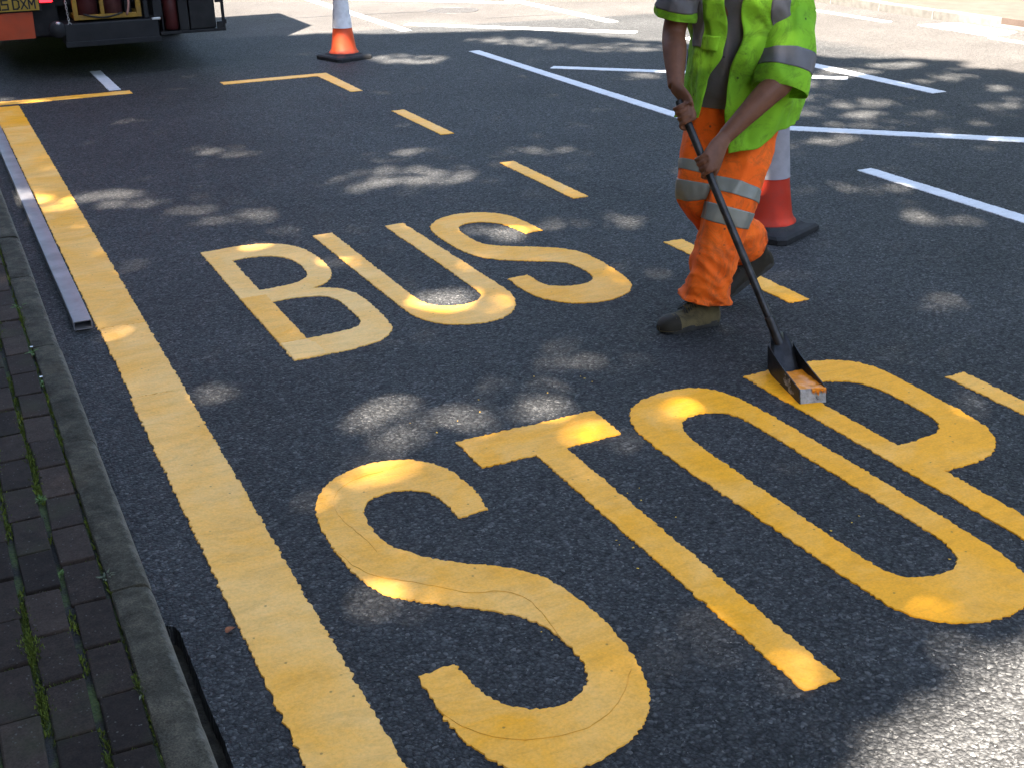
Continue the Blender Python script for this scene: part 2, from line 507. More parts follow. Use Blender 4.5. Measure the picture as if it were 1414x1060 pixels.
def kerb_mesh(ln, seed):
    """kerb stone 105 wide, 180 above the channel, with a worn half-batter on the road side"""
    prof = [(-0.052, -0.30), (-0.052, -0.004), (-0.048, 0.0), (0.0, 0.0015), (0.026, 0.0), (0.036, -0.004), (0.044, -0.013), (0.050, -0.030), (0.053, -0.30)]
    n = 44
    vs, fs = [], []
    for i in range(n + 1):
        t = i / n
        y = (t - 0.5) * ln
        endin = 0.0015 if i in (0, n) else 0.0
        for j, (x, z) in enumerate(prof):
            w = 0.0022 if 2 <= j <= 7 else 0.0
            q = Vector((x * 30 + seed * 3, y * 18, z * 30))
            d = noise.noise(q) * w + noise.noise(q * 3.7) * w * 0.6
            chip = max(0.0, noise.noise(Vector((y * 7 + seed * 11, j * 0.2, 1.7))) - 0.35) * 0.012 if 4 <= j <= 7 else 0
            vs.append((x + (endin if x < 0 else -endin) - chip * 0.6, y, z + d - chip - (0.001 if endin and j > 1 else 0)))
    m = len(prof)
    for i in range(n):
        for j in range(m - 1):
            fs.append((i * m + j, i * m + j + 1, (i + 1) * m + j + 1, (i + 1) * m + j))
    fs.append(tuple(range(m - 1, -1, -1))); fs.append(tuple(n * m + j for j in range(m)))
    fs = [f[::-1] for f in fs]
    me = bpy.data.meshes.new('kerb_stone')
    me.from_pydata(vs, [], fs); me.update()
    me.polygons.foreach_set('use_smooth', [True] * len(me.polygons))
    me.set_sharp_from_angle(angle=math.radians(40))
    me.materials.append(M_KERB)
    return me
joints = [-5.58, -4.65, -3.72, -2.79, -1.86, -0.93, 0.0, 0.93, 1.865, 2.80, 3.742, 4.671, 5.60, 6.283, 7.21, 8.14, 9.07, 10.0, 10.93, 11.86, 12.79, 13.72, 14.65]
for k in range(len(joints) - 1):
    a, b_ = joints[k], joints[k + 1]
    o = bpy.data.objects.new('kerb_stone', kerb_mesh(b_ - a - 0.010, k))
    o.location = (0.243 + random.uniform(-.002, .002), (a + b_) / 2, PAV_Z + 0.004 + random.uniform(-.003, .003))
    o.rotation_euler = (random.uniform(-.003, .003), random.uniform(-.01, .01), random.uniform(-.003, .003))
    link(o, pavement)

# moss in the joints: thousands of tiny blades, one mass
def moss():
    vs, fs = [], []
    rnd = random.Random(5)
    def blade(x, y, z, h, w):
        a = rnd.uniform(0, 6.28); lx, ly = math.cos(a) * w, math.sin(a) * w
        tx, ty = rnd.uniform(-1, 1) * h * .6, rnd.uniform(-1, 1) * h * .6
        n = len(vs)
        vs.extend([(x - lx, y - ly, z), (x + lx, y + ly, z), (x + tx + lx * .5, y + ty + ly * .5, z + h), (x + tx - lx * .5, y + ty - ly * .5, z + h)])
        fs.append((n, n + 1, n + 2, n + 3))
    lines = [0.137 + 0.052 + 0.001 - k * PX for k in range(5)]
    for k, lx in enumerate(lines):
        y = 1.6
        while y < 6.6:
            d = noise.noise(Vector((y * 2.3, k * 7.7, 0))) + 0.55 * noise.noise(Vector((y * 9, k * 3.3, 4)))
            nb = 0 if d < -0.25 else int(4 + 26 * max(d, 0))
            if k == 0: nb = nb // 2
            for _ in range(nb):
                blade(lx + rnd.gauss(0, .0065 + .006 * max(d, 0) if k else .0032), y + rnd.uniform(-.006, .006), PAV_Z - 0.013, rnd.uniform(.007, .015) * (1 + .9 * max(d, 0)), rnd.uniform(.0012, .003))
            y += 0.008
        # across the short joints
        yy = (2.789 if k % 2 == 0 else 2.6855) - 6 * PY
        while yy < 6.4:
            if rnd.random() < 0.6 and yy > 1.6:
                for _ in range(30):
                    blade(lx - rnd.uniform(0.0, PX), yy + rnd.gauss(0, .0022), PAV_Z - .013, rnd.uniform(.005, .010), rnd.uniform(.001, .0022))
            yy += PY
    return vs, fs
def leaf_mat(name, lo, hi, rough=0.6):
    m, nt, b = new_mat(name)
    co = coord(nt)
    n1 = N(nt, 'ShaderNodeTexNoise', i_Scale=9.0, i_Detail=3.0); nt.links.new(co, n1.inputs['Vector'])
    n2 = N(nt, 'ShaderNodeTexWhiteNoise'); 
    ge = N(nt, 'ShaderNodeNewGeometry'); nt.links.new(ge.outputs['Random Per Island'], n2.inputs['Vector'])
    f = math_n(nt, 'ADD', math_n(nt, 'MULTIPLY', n2.outputs['Value'], 0.5), math_n(nt, 'MULTIPLY', n1.outputs['Fac'], 0.5))
    nt.links.new(ramp(nt, f, [(0.2, lo), (0.8, hi)]), b.inputs['Base Color'])
    b.inputs['Roughness'].default_value = rough
    b.inputs['Specular IOR Level'].default_value = 0.2
    return m
M_MOSS = leaf_mat('moss', (0.030, 0.045, 0.008), (0.12, 0.15, 0.02), 0.9)
M_WEED = leaf_mat('weed_leaf', (0.035, 0.075, 0.015), (0.09, 0.15, 0.03), 0.6)
M_WEEDGREY = leaf_mat('grey_weed_leaf', (0.07, 0.085, 0.05), (0.13, 0.14, 0.085), 0.7)
vs, fs = moss()
tag(mesh_obj('moss', vs, fs, M_MOSS), kind='stuff')

# opposite footway with its kerb, in full sun
M_PINKPAVE = simple_mat('pink_paving', (0.062, 0.044, 0.035), 0.85, var=0.14, scale=6, bumpk=0.3, bscale=60, dirt=(0.05, 0.038, 0.031), dirt_amt=0.5, dirt_scale=2.0)
far = tag(MB().box(11.03, 19.0, -20, 60, -0.15, 0.098).build('far_footway', M_PINKPAVE), kind='structure')
fk = None
for k in range(34):
    y0 = -4 + k * 0.915
    if fk is None:
        fk = MB().box(-0.075, 0.075, -0.4545, 0.4545, -0.22, 0.0, 0.012).build('kerb_stone', M_GRANITE, far)
        o = fk
    else:
        o = fk.copy(); link(o, far)
    low = 9.3 < y0 < 10.6
    o.location = (10.95, y0, (0.03 if low else 0.102) + random.uniform(-.004, .004))

# ------------------------------------------------------------------ road markings
PAINT_Z = 0.004
def smooth_path(pts, corners):
    """closed Catmull-Rom through pts, sharp at the indices in corners"""
    n = len(pts)
    out = []
    P = [Vector(p) for p in pts]
    for i in range(n):
        a, b_ = P[i], P[(i + 1) % n]
        L = (b_ - a).length
        m0 = (b_ - P[i - 1]) * .5 if i not in corners else (b_ - a)
        j = (i + 1) % n
        m1 = (P[(i + 2) % n] - a) * .5 if j not in corners else (b_ - a)
        # keep tangents in step with the length of the span
        if i not in corners and m0.length > 0: m0 = m0.normalized() * L
        if j not in corners and m1.length > 0: m1 = m1.normalized() * L
        k = max(1, int(L / 0.007))
        for s in range(k):
            t = s / k
            out.append(a * (2 * t**3 - 3 * t**2 + 1) + m0 * (t**3 - 2 * t**2 + t) + b_ * (-2 * t**3 + 3 * t**2) + m1 * (t**3 - t**2))
    return out

def ragged(path, amp, seed):
    n = len(path)
    out = []
    for i, p in enumerate(path):
        t = (path[(i + 1) % n] - path[i - 1])
        t = t.normalized() if t.length > 0 else Vector((1, 0))
        nrm = Vector((t.y, -t.x))
        q = Vector((p.x * 50, p.y * 50, seed))
        q2 = Vector((p.x * 105, p.y * 105, seed + 9))
        cell = noise.cell(Vector((p.x * 95, p.y * 95, seed)))
        out.append(p + nrm * (noise.noise(q) * amp * .8 + noise.noise(q2) * amp + (cell - .5) * amp * .8 + max(0.0, noise.noise(q * 0.35) - 0.45) * amp * 2.0))
    return out

def painted(name, loops, mat, label=None, cat=None, group=None, tone=0.3, parent=None, thick=0.0035, amp=0.0042, z0=0.0005):
    """a slab of thermoplastic: loops = [(points, corner indices), hole, ...]; points in metres on the road"""
    seed = random.random() * 100
    L = []
    for k, (pts, corners) in enumerate(loops):
        p = ragged(smooth_path(pts, set(corners) if corners != 'all' else set(range(len(pts)))), amp, seed + k)
        area = sum(p[i].x * p[(i + 1) % len(p)].y - p[(i + 1) % len(p)].x * p[i].y for i in range(len(p)))
        if (area < 0) == (k == 0): p = p[::-1]
        L.append(p)
    flat = [p for l in L for p in l]
    n = len(flat)
    zt = [z0 + thick * (1 + 0.25 * noise.noise(Vector((p.x * 20, p.y * 20, seed)))) for p in flat]
    vs = [(p.x, p.y, zt[i]) for i, p in enumerate(flat)]
    tris = tessellate_polygon([[Vector((p.x, p.y, 0)) for p in l] for l in L])
    fs = []
    for t in tris:
        a, b_, c = (flat[i] for i in t)
        cr = (b_ - a).cross(c - a)
        fs.append(tuple(t) if cr > 0 else tuple(t[::-1]))
    off = 0
    for l in L:
        m = len(l)
        for i in range(m):
            t = (l[(i + 1) % m] - l[i - 1])
            t = t.normalized() if t.length > 0 else Vector((1, 0))
            o = l[i] + Vector((t.y, -t.x)) * 0.0018
            vs.append((o.x, o.y, -0.002))
        for i in range(m):
            a, b_ = off + i, off + (i + 1) % m
            fs.append((a, a + n, b_ + n, b_))
        off += m
    o = mesh_obj(name, vs, fs, mat, parent, recentre=(parent is None))
    o['tone'] = float(tone)
    return tag(o, label, cat, group)

def quad(x0, x1, y0, y1):
    return [(x0, y0), (x1, y0), (x1, y1), (x0, y1)]

WORD1 = 'letters of the word BUS'
WORD2 = 'letters of the word STOP'
B_out = [(1.135, 6.082), (1.236, 6.092), (1.322, 6.098), (1.404, 6.095), (1.48, 6.068), (1.538, 6.03), (1.583, 5.98), (1.62, 5.905), (1.64, 5.803), (1.65, 5.684), (1.648, 5.57), (1.635, 5.47), (1.610, 5.400), (1.579, 5.348), (1.531, 5.300), (1.484, 5.276), (1.523, 5.255), (1.568, 5.228), (1.608, 5.186), (1.637, 5.113), (1.649, 5.01), (1.651, 4.891), (1.649, 4.766), (1.640, 4.665), (1.626, 4.603), (1.599, 4.555), (1.555, 4.515), (1.503, 4.487), (1.441, 4.470), (1.37, 4.460), (1.286, 4.455), (1.217, 4.452), (1.150, 4.452)]
B_in1 = [(1.248, 5.872), (1.306, 5.882), (1.37, 5.881), (1.438, 5.857), (1.484, 5.815), (1.514, 5.752), (1.530, 5.67), (1.531, 5.57), (1.522, 5.49), (1.506, 5.448), (1.475, 5.414), (1.431, 5.388), (1.365, 5.372), (1.309, 5.366), (1.252, 5.366)]
B_in2 = [(1.258, 5.174), (1.325, 5.181), (1.384, 5.179), (1.44, 5.166), (1.490, 5.145), (1.521, 5.105), (1.537, 5.045), (1.543, 4.948), (1.544, 4.844), (1.541, 4.778), (1.530, 4.733), (1.508, 4.702), (1.466, 4.683), (1.413, 4.672), (1.355, 4.666), (1.266, 4.664)]
letter_b = painted('painted_letter', [(B_out, (0, 15, 32)), (B_in1, (0, 14)), (B_in2, (0, 15))], M_YELLOW, 'dusty yellow painted letter B that starts the word BUS, with a pale corner', 'road marking', WORD1, 0.85)
lb = letter_b.location
for (q, tn, nm) in (([(1.1405, 5.285), (1.257, 5.285), (1.264, 4.66), (1.150, 4.66)], .35, 'fresh_patch'), ([(1.152, 4.655), (1.262, 4.655), (1.285, 4.59), (1.29, 4.462), (1.153, 4.458)], 1.6, 'dusty_patch')):
    o = painted(nm, [(q, 'all')], M_YELLOW, tone=tn, parent=letter_b, thick=.0012, z0=.0042, amp=.003)
    o.matrix_parent_inverse = Matrix.Translation(-lb)
U_out = [(1.740, 6.094), (1.846, 6.098), (1.862, 4.913), (1.874, 4.835), (1.909, 4.771), (1.967, 4.736), (2.023, 4.727), (2.079, 4.739), (2.122, 4.770), (2.151, 4.815), (2.162, 4.90), (2.147, 6.080), (2.254, 6.090), (2.281, 4.877), (2.280, 4.795), (2.265, 4.708), (2.236, 4.635), (2.192, 4.566), (2.131, 4.512), (2.059, 4.487), (1.978, 4.489), (1.900, 4.517), (1.845, 4.559), (1.803, 4.623), (1.774, 4.7), (1.764, 4.80)]
painted('painted_letter', [(U_out, (0, 1, 11, 12))], M_YELLOW, 'yellow painted letter U between the B and S of BUS, sunlit at its foot', 'road marking', WORD1, 0.55)
S1 = [(2.873, 5.600), (2.870, 5.70), (2.864, 5.80), (2.850, 5.905), (2.812, 5.996), (2.741, 6.070), (2.649, 6.106), (2.542, 6.104), (2.457, 6.065), (2.390, 5.993), (2.350, 5.921), (2.334, 5.835), (2.327, 5.702), (2.335, 5.53), (2.356, 5.400), (2.395, 5.308), (2.454, 5.240), (2.534, 5.181), (2.617, 5.127), (2.686, 5.079), (2.725, 5.033), (2.739, 4.965), (2.743, 4.885), (2.737, 4.817), (2.719, 4.768), (2.680, 4.736), (2.618, 4.724), (2.551, 4.737), (2.503, 4.768), (2.474, 4.818), (2.467, 4.877), (2.469, 4.970), (2.357, 4.960), (2.352, 4.839), (2.357, 4.730), (2.380, 4.637), (2.426, 4.558), (2.497, 4.501), (2.584, 4.476), (2.678, 4.480), (2.757, 4.516), (2.822, 4.585), (2.856, 4.662), (2.874, 4.770), (2.884, 4.900), (2.885, 5.054), (2.868, 5.165), (2.822, 5.248), (2.765, 5.305), (2.681, 5.364), (2.596, 5.420), (2.534, 5.469), (2.490, 5.53), (2.472, 5.613), (2.470, 5.736), (2.478, 5.815), (2.500, 5.870), (2.538, 5.905), (2.596, 5.914), (2.664, 5.890), (2.724, 5.825), (2.752, 5.73), (2.768, 5.590)]
painted('painted_letter', [(S1, (0, 31, 32, 62))], M_YELLOW, 'yellow painted letter S that ends the word BUS', 'road marking', WORD1, 0.25)
S2 = [(1.342, 2.997), (1.355, 3.115), (1.352, 3.215), (1.337, 3.296), (1.309, 3.358), (1.267, 3.405), (1.217, 3.438), (1.151, 3.456), (1.077, 3.452), (0.998, 3.424), (0.935, 3.375), (0.887, 3.310), (0.857, 3.229), (0.842, 3.135), (0.837, 3.031), (0.840, 2.920), (0.853, 2.810), (0.883, 2.718), (0.933, 2.648), (0.994, 2.595), (1.055, 2.546), (1.114, 2.497), (1.162, 2.449), (1.198, 2.398), (1.220, 2.343), (1.230, 2.280), (1.232, 2.217), (1.226, 2.163), (1.208, 2.120), (1.174, 2.085), (1.132, 2.066), (1.090, 2.062), (1.044, 2.075), (1.004, 2.101), (0.975, 2.139), (0.957, 2.188), (0.947, 2.245), (0.940, 2.325), (0.836, 2.320), (0.831, 2.195), (0.837, 2.095), (0.850, 2.020), (0.874, 1.957), (0.909, 1.907), (0.957, 1.871), (1.016, 1.852), (1.079, 1.850), (1.146, 1.862), (1.208, 1.888), (1.263, 1.929), (1.306, 1.982), (1.337, 2.052), (1.357, 2.134), (1.367, 2.218), (1.369, 2.311), (1.364, 2.394), (1.354, 2.470), (1.339, 2.530), (1.315, 2.589), (1.276, 2.643), (1.225, 2.691), (1.160, 2.740), (1.097, 2.793), (1.046, 2.850), (1.006, 2.913), (0.985, 2.985), (0.980, 3.070), (0.987, 3.143), (1.008, 3.196), (1.045, 3.229), (1.095, 3.241), (1.151, 3.233), (1.198, 3.204), (1.225, 3.157), (1.238, 3.085), (1.238, 2.990)]
letter_s = painted('painted_letter', [(S2, (0, 37, 38, 75))], M_YELLOW, 'scuffed yellow painted letter S that starts the word STOP', 'road marking', WORD2, 0.38)
M_SEAM = simple_mat('thermoplastic_seam', (0.70, 0.31, 0.022), 0.6, var=0.3, scale=40, bumpk=0.3)
def paint_seam(pts, w, parent):
    # a thin ridge where two pulls of the applicator meet
    p = smooth_path(pts + pts[::-1], {0, len(pts) - 1, len(pts), 2 * len(pts) - 1})
    p = p[:len(p) // 2]
    vs, fs = [], []
    for i, q in enumerate(p):
        t = (p[min(i + 1, len(p) - 1)] - p[max(i - 1, 0)])
        t = t.normalized() if t.length else Vector((1, 0))
        n_ = Vector((t.y, -t.x)); ww = w * (.12 + 1.3 * max(0, .1 + noise.noise(Vector((q.x * 14, q.y * 14, 4)))))
        q = q + n_ * (.004 * noise.noise(Vector((q.x * 30, q.y * 30, 1))))
        vs += [tuple(q - n_ * ww) + (.0042,), tuple(q) + (.0056,), tuple(q + n_ * ww) + (.0042,)]
    for i in range(len(p) - 1):
        a = i * 3
        fs += [(a, a + 1, a + 4, a + 3), (a + 1, a + 2, a + 5, a + 4)]
    o = mesh_obj('paint_seam', vs, fs, M_SEAM, parent, smooth=True)
    o.matrix_parent_inverse = Matrix.Translation(-parent.location)
for pts, w in (([[0.842, 2.963], [0.863, 2.87], [0.906, 2.787], [0.967, 2.732], [1.041, 2.66], [1.114, 2.588], [1.17, 2.575], [1.225, 2.513], [1.237, 2.433], [1.232, 2.344], [1.229, 2.278]], .003), ([[0.833, 2.181], [0.849, 2.118], [0.884, 2.059], [0.938, 2.006], [1.025, 1.968], [1.12, 1.96], [1.201, 1.988], [1.27, 2.039], [1.323, 2.103]], .0018), ([[0.949, 2.919], [0.94, 2.999], [0.915, 3.148], [0.916, 3.219], [0.952, 3.312], [1.037, 3.372], [1.138, 3.387]], .0022)):
    paint_seam(pts, w, letter_s)
T_ = [(1.442, 3.470), (1.988, 3.474), (1.985, 3.268), (1.757, 3.262), (1.763, 1.842), (1.658, 1.842), (1.646, 3.260), (1.444, 3.260)]
painted('painted_letter', [(T_, 'all')], M_YELLOW, 'yellow painted letter T between the S and O of STOP', 'road marking', WORD2, 0.18)
O_out = [(2.104, 3.405), (2.062, 3.325), (2.040, 3.228), (2.034, 3.107), (2.040, 2.90), (2.066, 2.40), (2.080, 2.105), (2.091, 2.013), (2.116, 1.952), (2.156, 1.907), (2.210, 1.873), (2.278, 1.852), (2.350, 1.846), (2.420, 1.860), (2.478, 1.893), (2.520, 1.940), (2.545, 2.000), (2.558, 2.090), (2.562, 2.30), (2.554, 2.70), (2.542, 3.111), (2.534, 3.237), (2.518, 3.345), (2.482, 3.428), (2.423, 3.475), (2.330, 3.494), (2.229, 3.482), (2.157, 3.450)]
O_in = [(2.212, 3.229), (2.187, 3.174), (2.176, 3.094), (2.174, 2.926), (2.180, 2.50), (2.184, 2.275), (2.188, 2.205), (2.200, 2.152), (2.222, 2.115), (2.260, 2.090), (2.314, 2.078), (2.365, 2.078), (2.404, 2.094), (2.436, 2.130), (2.455, 2.180), (2.462, 2.244), (2.461, 2.366), (2.452, 2.70), (2.443, 3.017), (2.438, 3.140), (2.420, 3.212), (2.380, 3.257), (2.321, 3.277), (2.258, 3.268)]
painted('painted_letter', [(O_out, ()), (O_in, ())], M_YELLOW, 'bright yellow painted letter O between the T and P of STOP', 'road marking', WORD2, 0.12)
P_out = [(2.660, 3.470), (2.775, 3.477), (2.900, 3.482), (2.978, 3.475), (3.069, 3.442), (3.126, 3.396), (3.161, 3.336), (3.175, 3.266), (3.176, 3.135), (3.172, 2.982), (3.168, 2.852), (3.157, 2.752), (3.134, 2.680), (3.091, 2.620), (3.036, 2.576), (2.975, 2.549), (2.884, 2.538), (2.781, 2.538), (2.790, 1.850), (2.686, 1.850)]
P_in = [(2.764, 3.310), (2.84, 3.308), (2.912, 3.290), (2.973, 3.258), (3.020, 3.206), (3.042, 3.128), (3.045, 3.01), (3.042, 2.907), (3.030, 2.840), (3.002, 2.793), (2.957, 2.765), (2.881, 2.753), (2.778, 2.753)]
painted('painted_letter', [(P_out, (0, 17, 18, 19)), (P_in, (0, 12))], M_YELLOW, 'freshly painted yellow letter P under the black applicator box', 'road marking', WORD2, 0.08)

# wide kerbside line, laid in lengths of slightly different tone
line = empty('painted_line', (0.59, 5.5, 0.0), 0, 'wide yellow line painted along the kerb beside the metal bar', 'road marking')
for (y0, y1, tn, xl) in ((-1.2, 4.38, 0.66, .487), (4.378, 5.19, 0.75, .494), (5.19, 9.96, 0.55, .488), (9.96, 10.87, 0.12, .482)):
    o = painted('painted_section', [(quad(xl, 0.692, y0 + 0.0005, y1 - 0.0005), 'all')], M_YELLOW, tone=tn, parent=line, amp=0.0045, thick=0.0035 + 0.0006 * (tn > .6))
    o.matrix_parent_inverse = Matrix.Translation((-0.59, -5.5, 0))
CAGE = 'yellow dashes edging the bus bay'
painted('painted_bar', [(quad(0.45, 1.632, 10.965, 11.118), 'all')], M_YELLOW, 'narrow yellow cross bar closing the bus bay at the kerb, beside the short white dash', 'road marking', tone=0.45)
painted('painted_corner', [([(2.43, 10.985), (3.305, 10.985), (3.315, 10.07), (3.42, 10.07), (3.43, 11.12), (2.43, 11.12)], 'all')], M_YELLOW, 'yellow right-angled corner mark in front of the far traffic cone', 'road marking', tone=0.5)
painted('painted_dash', [(quad(3.325, 3.430, 8.09, 9.10), 'all')], M_YELLOW, 'yellow dash next after the corner mark, farthest of the bus bay dashes', 'road marking', CAGE, 0.35)
painted('painted_dash', [(quad(3.329, 3.432, 6.09, 7.105), 'all')], M_YELLOW, 'yellow dash behind the S of BUS, in open road', 'road marking', CAGE, 0.32)
painted('painted_dash', [(quad(3.333, 3.444, 4.06, 5.108), 'all')], M_YELLOW, 'yellow dash running beneath the worker, partly hidden by his legs', 'road marking', CAGE, 0.22)
painted('painted_dash', [(quad(3.345, 3.440, 2.10, 3.113), 'all')], M_YELLOW, 'yellow dash beside the P of STOP, nearest the camera', 'road marking', CAGE, 0.35)
painted('painted_dash', [(quad(1.470, 1.572, 11.20, 12.365), 'all')], M_WHITE, 'short white dash touching the yellow bar behind the lorry', 'road marking', tone=0.55)
LANE = 'white dashes of the near hatching boundary'
painted('painted_dash', [(quad(5.085, 5.205, 13.45, 17.25), 'all')], M_WHITE, 'white sunlit lane dash behind the far traffic cone', 'road marking', LANE, 0.2, amp=.004)
painted('painted_dash', [(quad(5.130, 5.245, 7.62, 11.64), 'all')], M_WHITE, 'long white lane dash in the shade running behind the worker', 'road marking', LANE, 0.15, amp=.004)
painted('painted_dash', [(quad(5.228, 5.345, 1.80, 5.82), 'all')], M_WHITE, 'white lane dash nearest the right edge, in front of the cross stripes', 'road marking', LANE, 0.15, amp=.004)
LANE2 = 'white dashes of the far hatching boundary'
painted('painted_dash', [(quad(7.47, 7.62, 12.85, 17.0), 'all')], M_WHITE, 'white far lane dash wholly in sunlight', 'road marking', LANE2, 0.3, amp=.004)
painted('painted_dash', [(quad(7.50, 7.65, 7.55, 11.3), 'all')], M_WHITE, 'white far lane dash half in shade to the right of the worker', 'road marking', LANE2, 0.3, amp=.004)
HAT = 'diagonal white hatching stripes'
def stripe(x0, y0, x1, y1, w, label):
    d = Vector((x1 - x0, y1 - y0)).normalized(); nn = Vector((-d.y, d.x)) * w / 2
    a, b_ = Vector((x0, y0)), Vector((x1, y1))
    painted('painted_stripe', [([tuple(a - nn), tuple(b_ - nn), tuple(b_ + nn), tuple(a + nn)], 'all')], M_WHITE, label, 'road marking', HAT, 0.2, amp=.004)
stripe(5.36, 17.25, 7.44, 15.25, .16, 'diagonal white hatching stripe farthest up the road, beyond the manhole cover')
stripe(5.36, 13.98, 7.32, 11.94, .16, 'diagonal white hatching stripe in full sun, second up the road')
stripe(5.40, 10.32, 7.38, 8.46, .13, 'diagonal white hatching stripe passing behind the worker in the shade')
stripe(5.45, 7.22, 7.36, 5.40, .145, 'diagonal white hatching stripe running off to the right, nearest the camera')
EDGE = 'white edge dashes by the far kerb'
painted('painted_dash', [(quad(10.20, 10.31, 11.15, 15.0), 'all')], M_WHITE, 'white sunlit edge dash by the far kerb, left of the pale kerb marking', 'road marking', EDGE, 0.3)
painted('painted_dash', [(quad(10.24, 10.35, 5.6, 9.62), 'all')], M_WHITE, 'white sunlit edge dash by the far kerb, at the right of the picture', 'road marking', EDGE, 0.3)
painted('painted_patch', [([(10.35, 9.72), (10.62, 9.70), (10.86, 9.80), (10.86, 10.66), (10.70, 10.72), (10.35, 10.78)], 'all')], M_WHITE, 'broad white worn panel against the lowered far kerb', 'road marking', tone=0.1)

# ------------------------------------------------------------------ traffic cones
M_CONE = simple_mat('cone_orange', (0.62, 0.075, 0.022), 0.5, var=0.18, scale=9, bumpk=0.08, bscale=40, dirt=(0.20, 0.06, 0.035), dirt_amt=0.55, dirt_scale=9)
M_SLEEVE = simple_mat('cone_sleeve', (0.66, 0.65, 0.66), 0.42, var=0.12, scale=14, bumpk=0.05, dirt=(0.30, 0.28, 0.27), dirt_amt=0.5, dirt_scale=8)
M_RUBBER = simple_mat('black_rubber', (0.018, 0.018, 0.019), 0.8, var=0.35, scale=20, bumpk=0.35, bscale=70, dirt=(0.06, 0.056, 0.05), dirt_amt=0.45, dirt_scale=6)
M_CONE_SHADED = simple_mat('cone_orange_shaded', (0.42, 0.026, 0.008), 0.7, var=0.18, scale=9, bumpk=0.08, bscale=40, dirt=(0.10, 0.03, 0.022), dirt_amt=0.55, dirt_scale=9)  # same cone orange, darkened for the shade the near cone stands in
M_SLEEVE_SHADED = simple_mat('cone_sleeve_shaded', (0.29, 0.275, 0.29), 0.6, var=0.10, scale=14, bumpk=0.05, dirt=(0.15, 0.145, 0.15), dirt_amt=0.5, dirt_scale=8)  # same white sleeve with its shade painted in as grey
def make_cone(x, y, rz, label, base_rz, M_CONE, M_SLEEVE):
    root = empty('traffic_cone', (x, y, 0.0), 0, label, 'traffic cone', 'traffic cones guarding the work')
    h = 0.212
    bm = bmesh.new()
    # low rubber base: bevelled octagonal-cornered square with a raised step
    def ring(r, z, cut):
        pts = []
        for sx, sy in ((1, 1), (-1, 1), (-1, -1), (1, -1)):
            pr = [(sx * r, sy * (r - cut)), (sx * (r - cut), sy * r)]
            if sx * sy < 0: pr = pr[::-1]
            pts += pr
        return [(px, py, z + 0.004 * noise.noise(Vector((px * 9 + x, py * 9, z * 20)))) for px, py in pts]
    rs = [ring(h - .004, 0.0, .03), ring(h, 0.006, .035), ring(h, 0.030, .035), ring(h - .012, 0.042, .04), ring(.165, 0.050, .06), ring(.150, 0.062, .06)]
    vs = [p for r in rs for p in r]; fs = []
    for i in range(len(rs) - 1):
        for k in range(8):
            a, b_ = i * 8 + k, i * 8 + (k + 1) % 8
            fs.append((a, b_, b_ + 8, a + 8))
    fs.append(tuple(range(7, -1, -1))); fs.append(tuple(40 + k for k in range(8)))
    base = mesh_obj('base', vs, fs, M_RUBBER, root)
    base.rotation_euler = (0, 0, base_rz)
    bm.free()
    body = MB().lathe([(.148, .062), (.146, .070), (.136, .078), (.124, .105), (.110, .19), (.0955, .295), (.0950, .297), (.064, .655), (.062, .657), (.050, .73), (.046, .765), (.038, .768), (.036, .74)], seg=40)
    body.build('cone_body', M_CONE, root, smooth=True, flat_angle=40)
    MB().lathe([(.0953, .300), (.0985, .302), (.0970, .312), (.0675, .648), (.0690, .655), (.0640, .656)], seg=40).build('reflective_sleeve', M_SLEEVE, root, smooth=True, flat_angle=30)
    return root
make_cone(3.864, 11.871, 0, 'far traffic cone standing alone near the lorry, orange with a white sleeve', 0.30, M_CONE, M_SLEEVE)
make_cone(3.930, 5.020, 0, 'near traffic cone standing partly hidden behind the worker', 0.42, M_CONE_SHADED, M_SLEEVE_SHADED)

# ------------------------------------------------------------------ metal straight edge beside the wide line
M_ALU = simple_mat('dull_aluminium', (0.20, 0.195, 0.20), 0.5, metal=0.3, var=0.22, scale=7, bumpk=0.1, bscale=25, dirt=(0.11, 0.105, 0.105), dirt_amt=0.6, dirt_scale=6)
def box_section(L, w, h, t):
    vs, fs = [], []
    r = 0.006
    def prof(w, h, r, inset=0.0):
        w2, h2 = w / 2 - inset, h
        pts = []
        for cx, cz, a0 in ((w2 - r, h2 - inset - r, 0), (-w2 + r, h2 - inset - r, 90), (-w2 + r, inset + r, 180), (w2 - r, inset + r, 270)):
            for k in range(4):
                a = math.radians(a0 + 30 * k)
                pts.append((cx + r * math.cos(a), cz + r * math.sin(a)))
        return pts
    out, inn = prof(w, h, r), prof(w, h, r * .6, t)
    m = len(out)
    ns = 30
    for i in range(ns + 1):
        y = L * i / ns
        dz = 0.0016 * noise.noise(Vector((y * 1.3, 0, 0)))
        for x, z in out: vs.append((x + dz, y, z + abs(dz)))
    for i in range(ns):
        for k in range(m):
            a, b_ = i * m + k, i * m + (k + 1) % m
            fs.append((a, a + m, b_ + m, b_))
    for (yi, base, flip) in ((0.0, 0, False), (L, ns * m, True)):
        n0 = len(vs)
        for x, z in inn: vs.append((x, yi, z))
        n1 = len(vs)
        yd = yi + (0.25 if not flip else -0.25)
        for x, z in inn: vs.append((x, yd, z))
        for k in range(m):
            a, b_, c, d = base + k, base + (k + 1) % m, n0 + (k + 1) % m, n0 + k
            fs.append((a, b_, c, d) if not flip else (d, c, b_, a))
            a, b_, c, d = n0 + k, n0 + (k + 1) % m, n1 + (k + 1) % m, n1 + k
            fs.append((a, b_, c, d) if not flip else (d, c, b_, a))
        f = tuple(n1 + k for k in range(m))
        fs.append(f if not flip else f[::-1])
    return vs, fs
vs, fs = box_section(5.6, 0.078, 0.040, 0.004)
bar = mesh_obj('metal_bar', vs, fs, M_ALU, smooth=True, flat_angle=35)
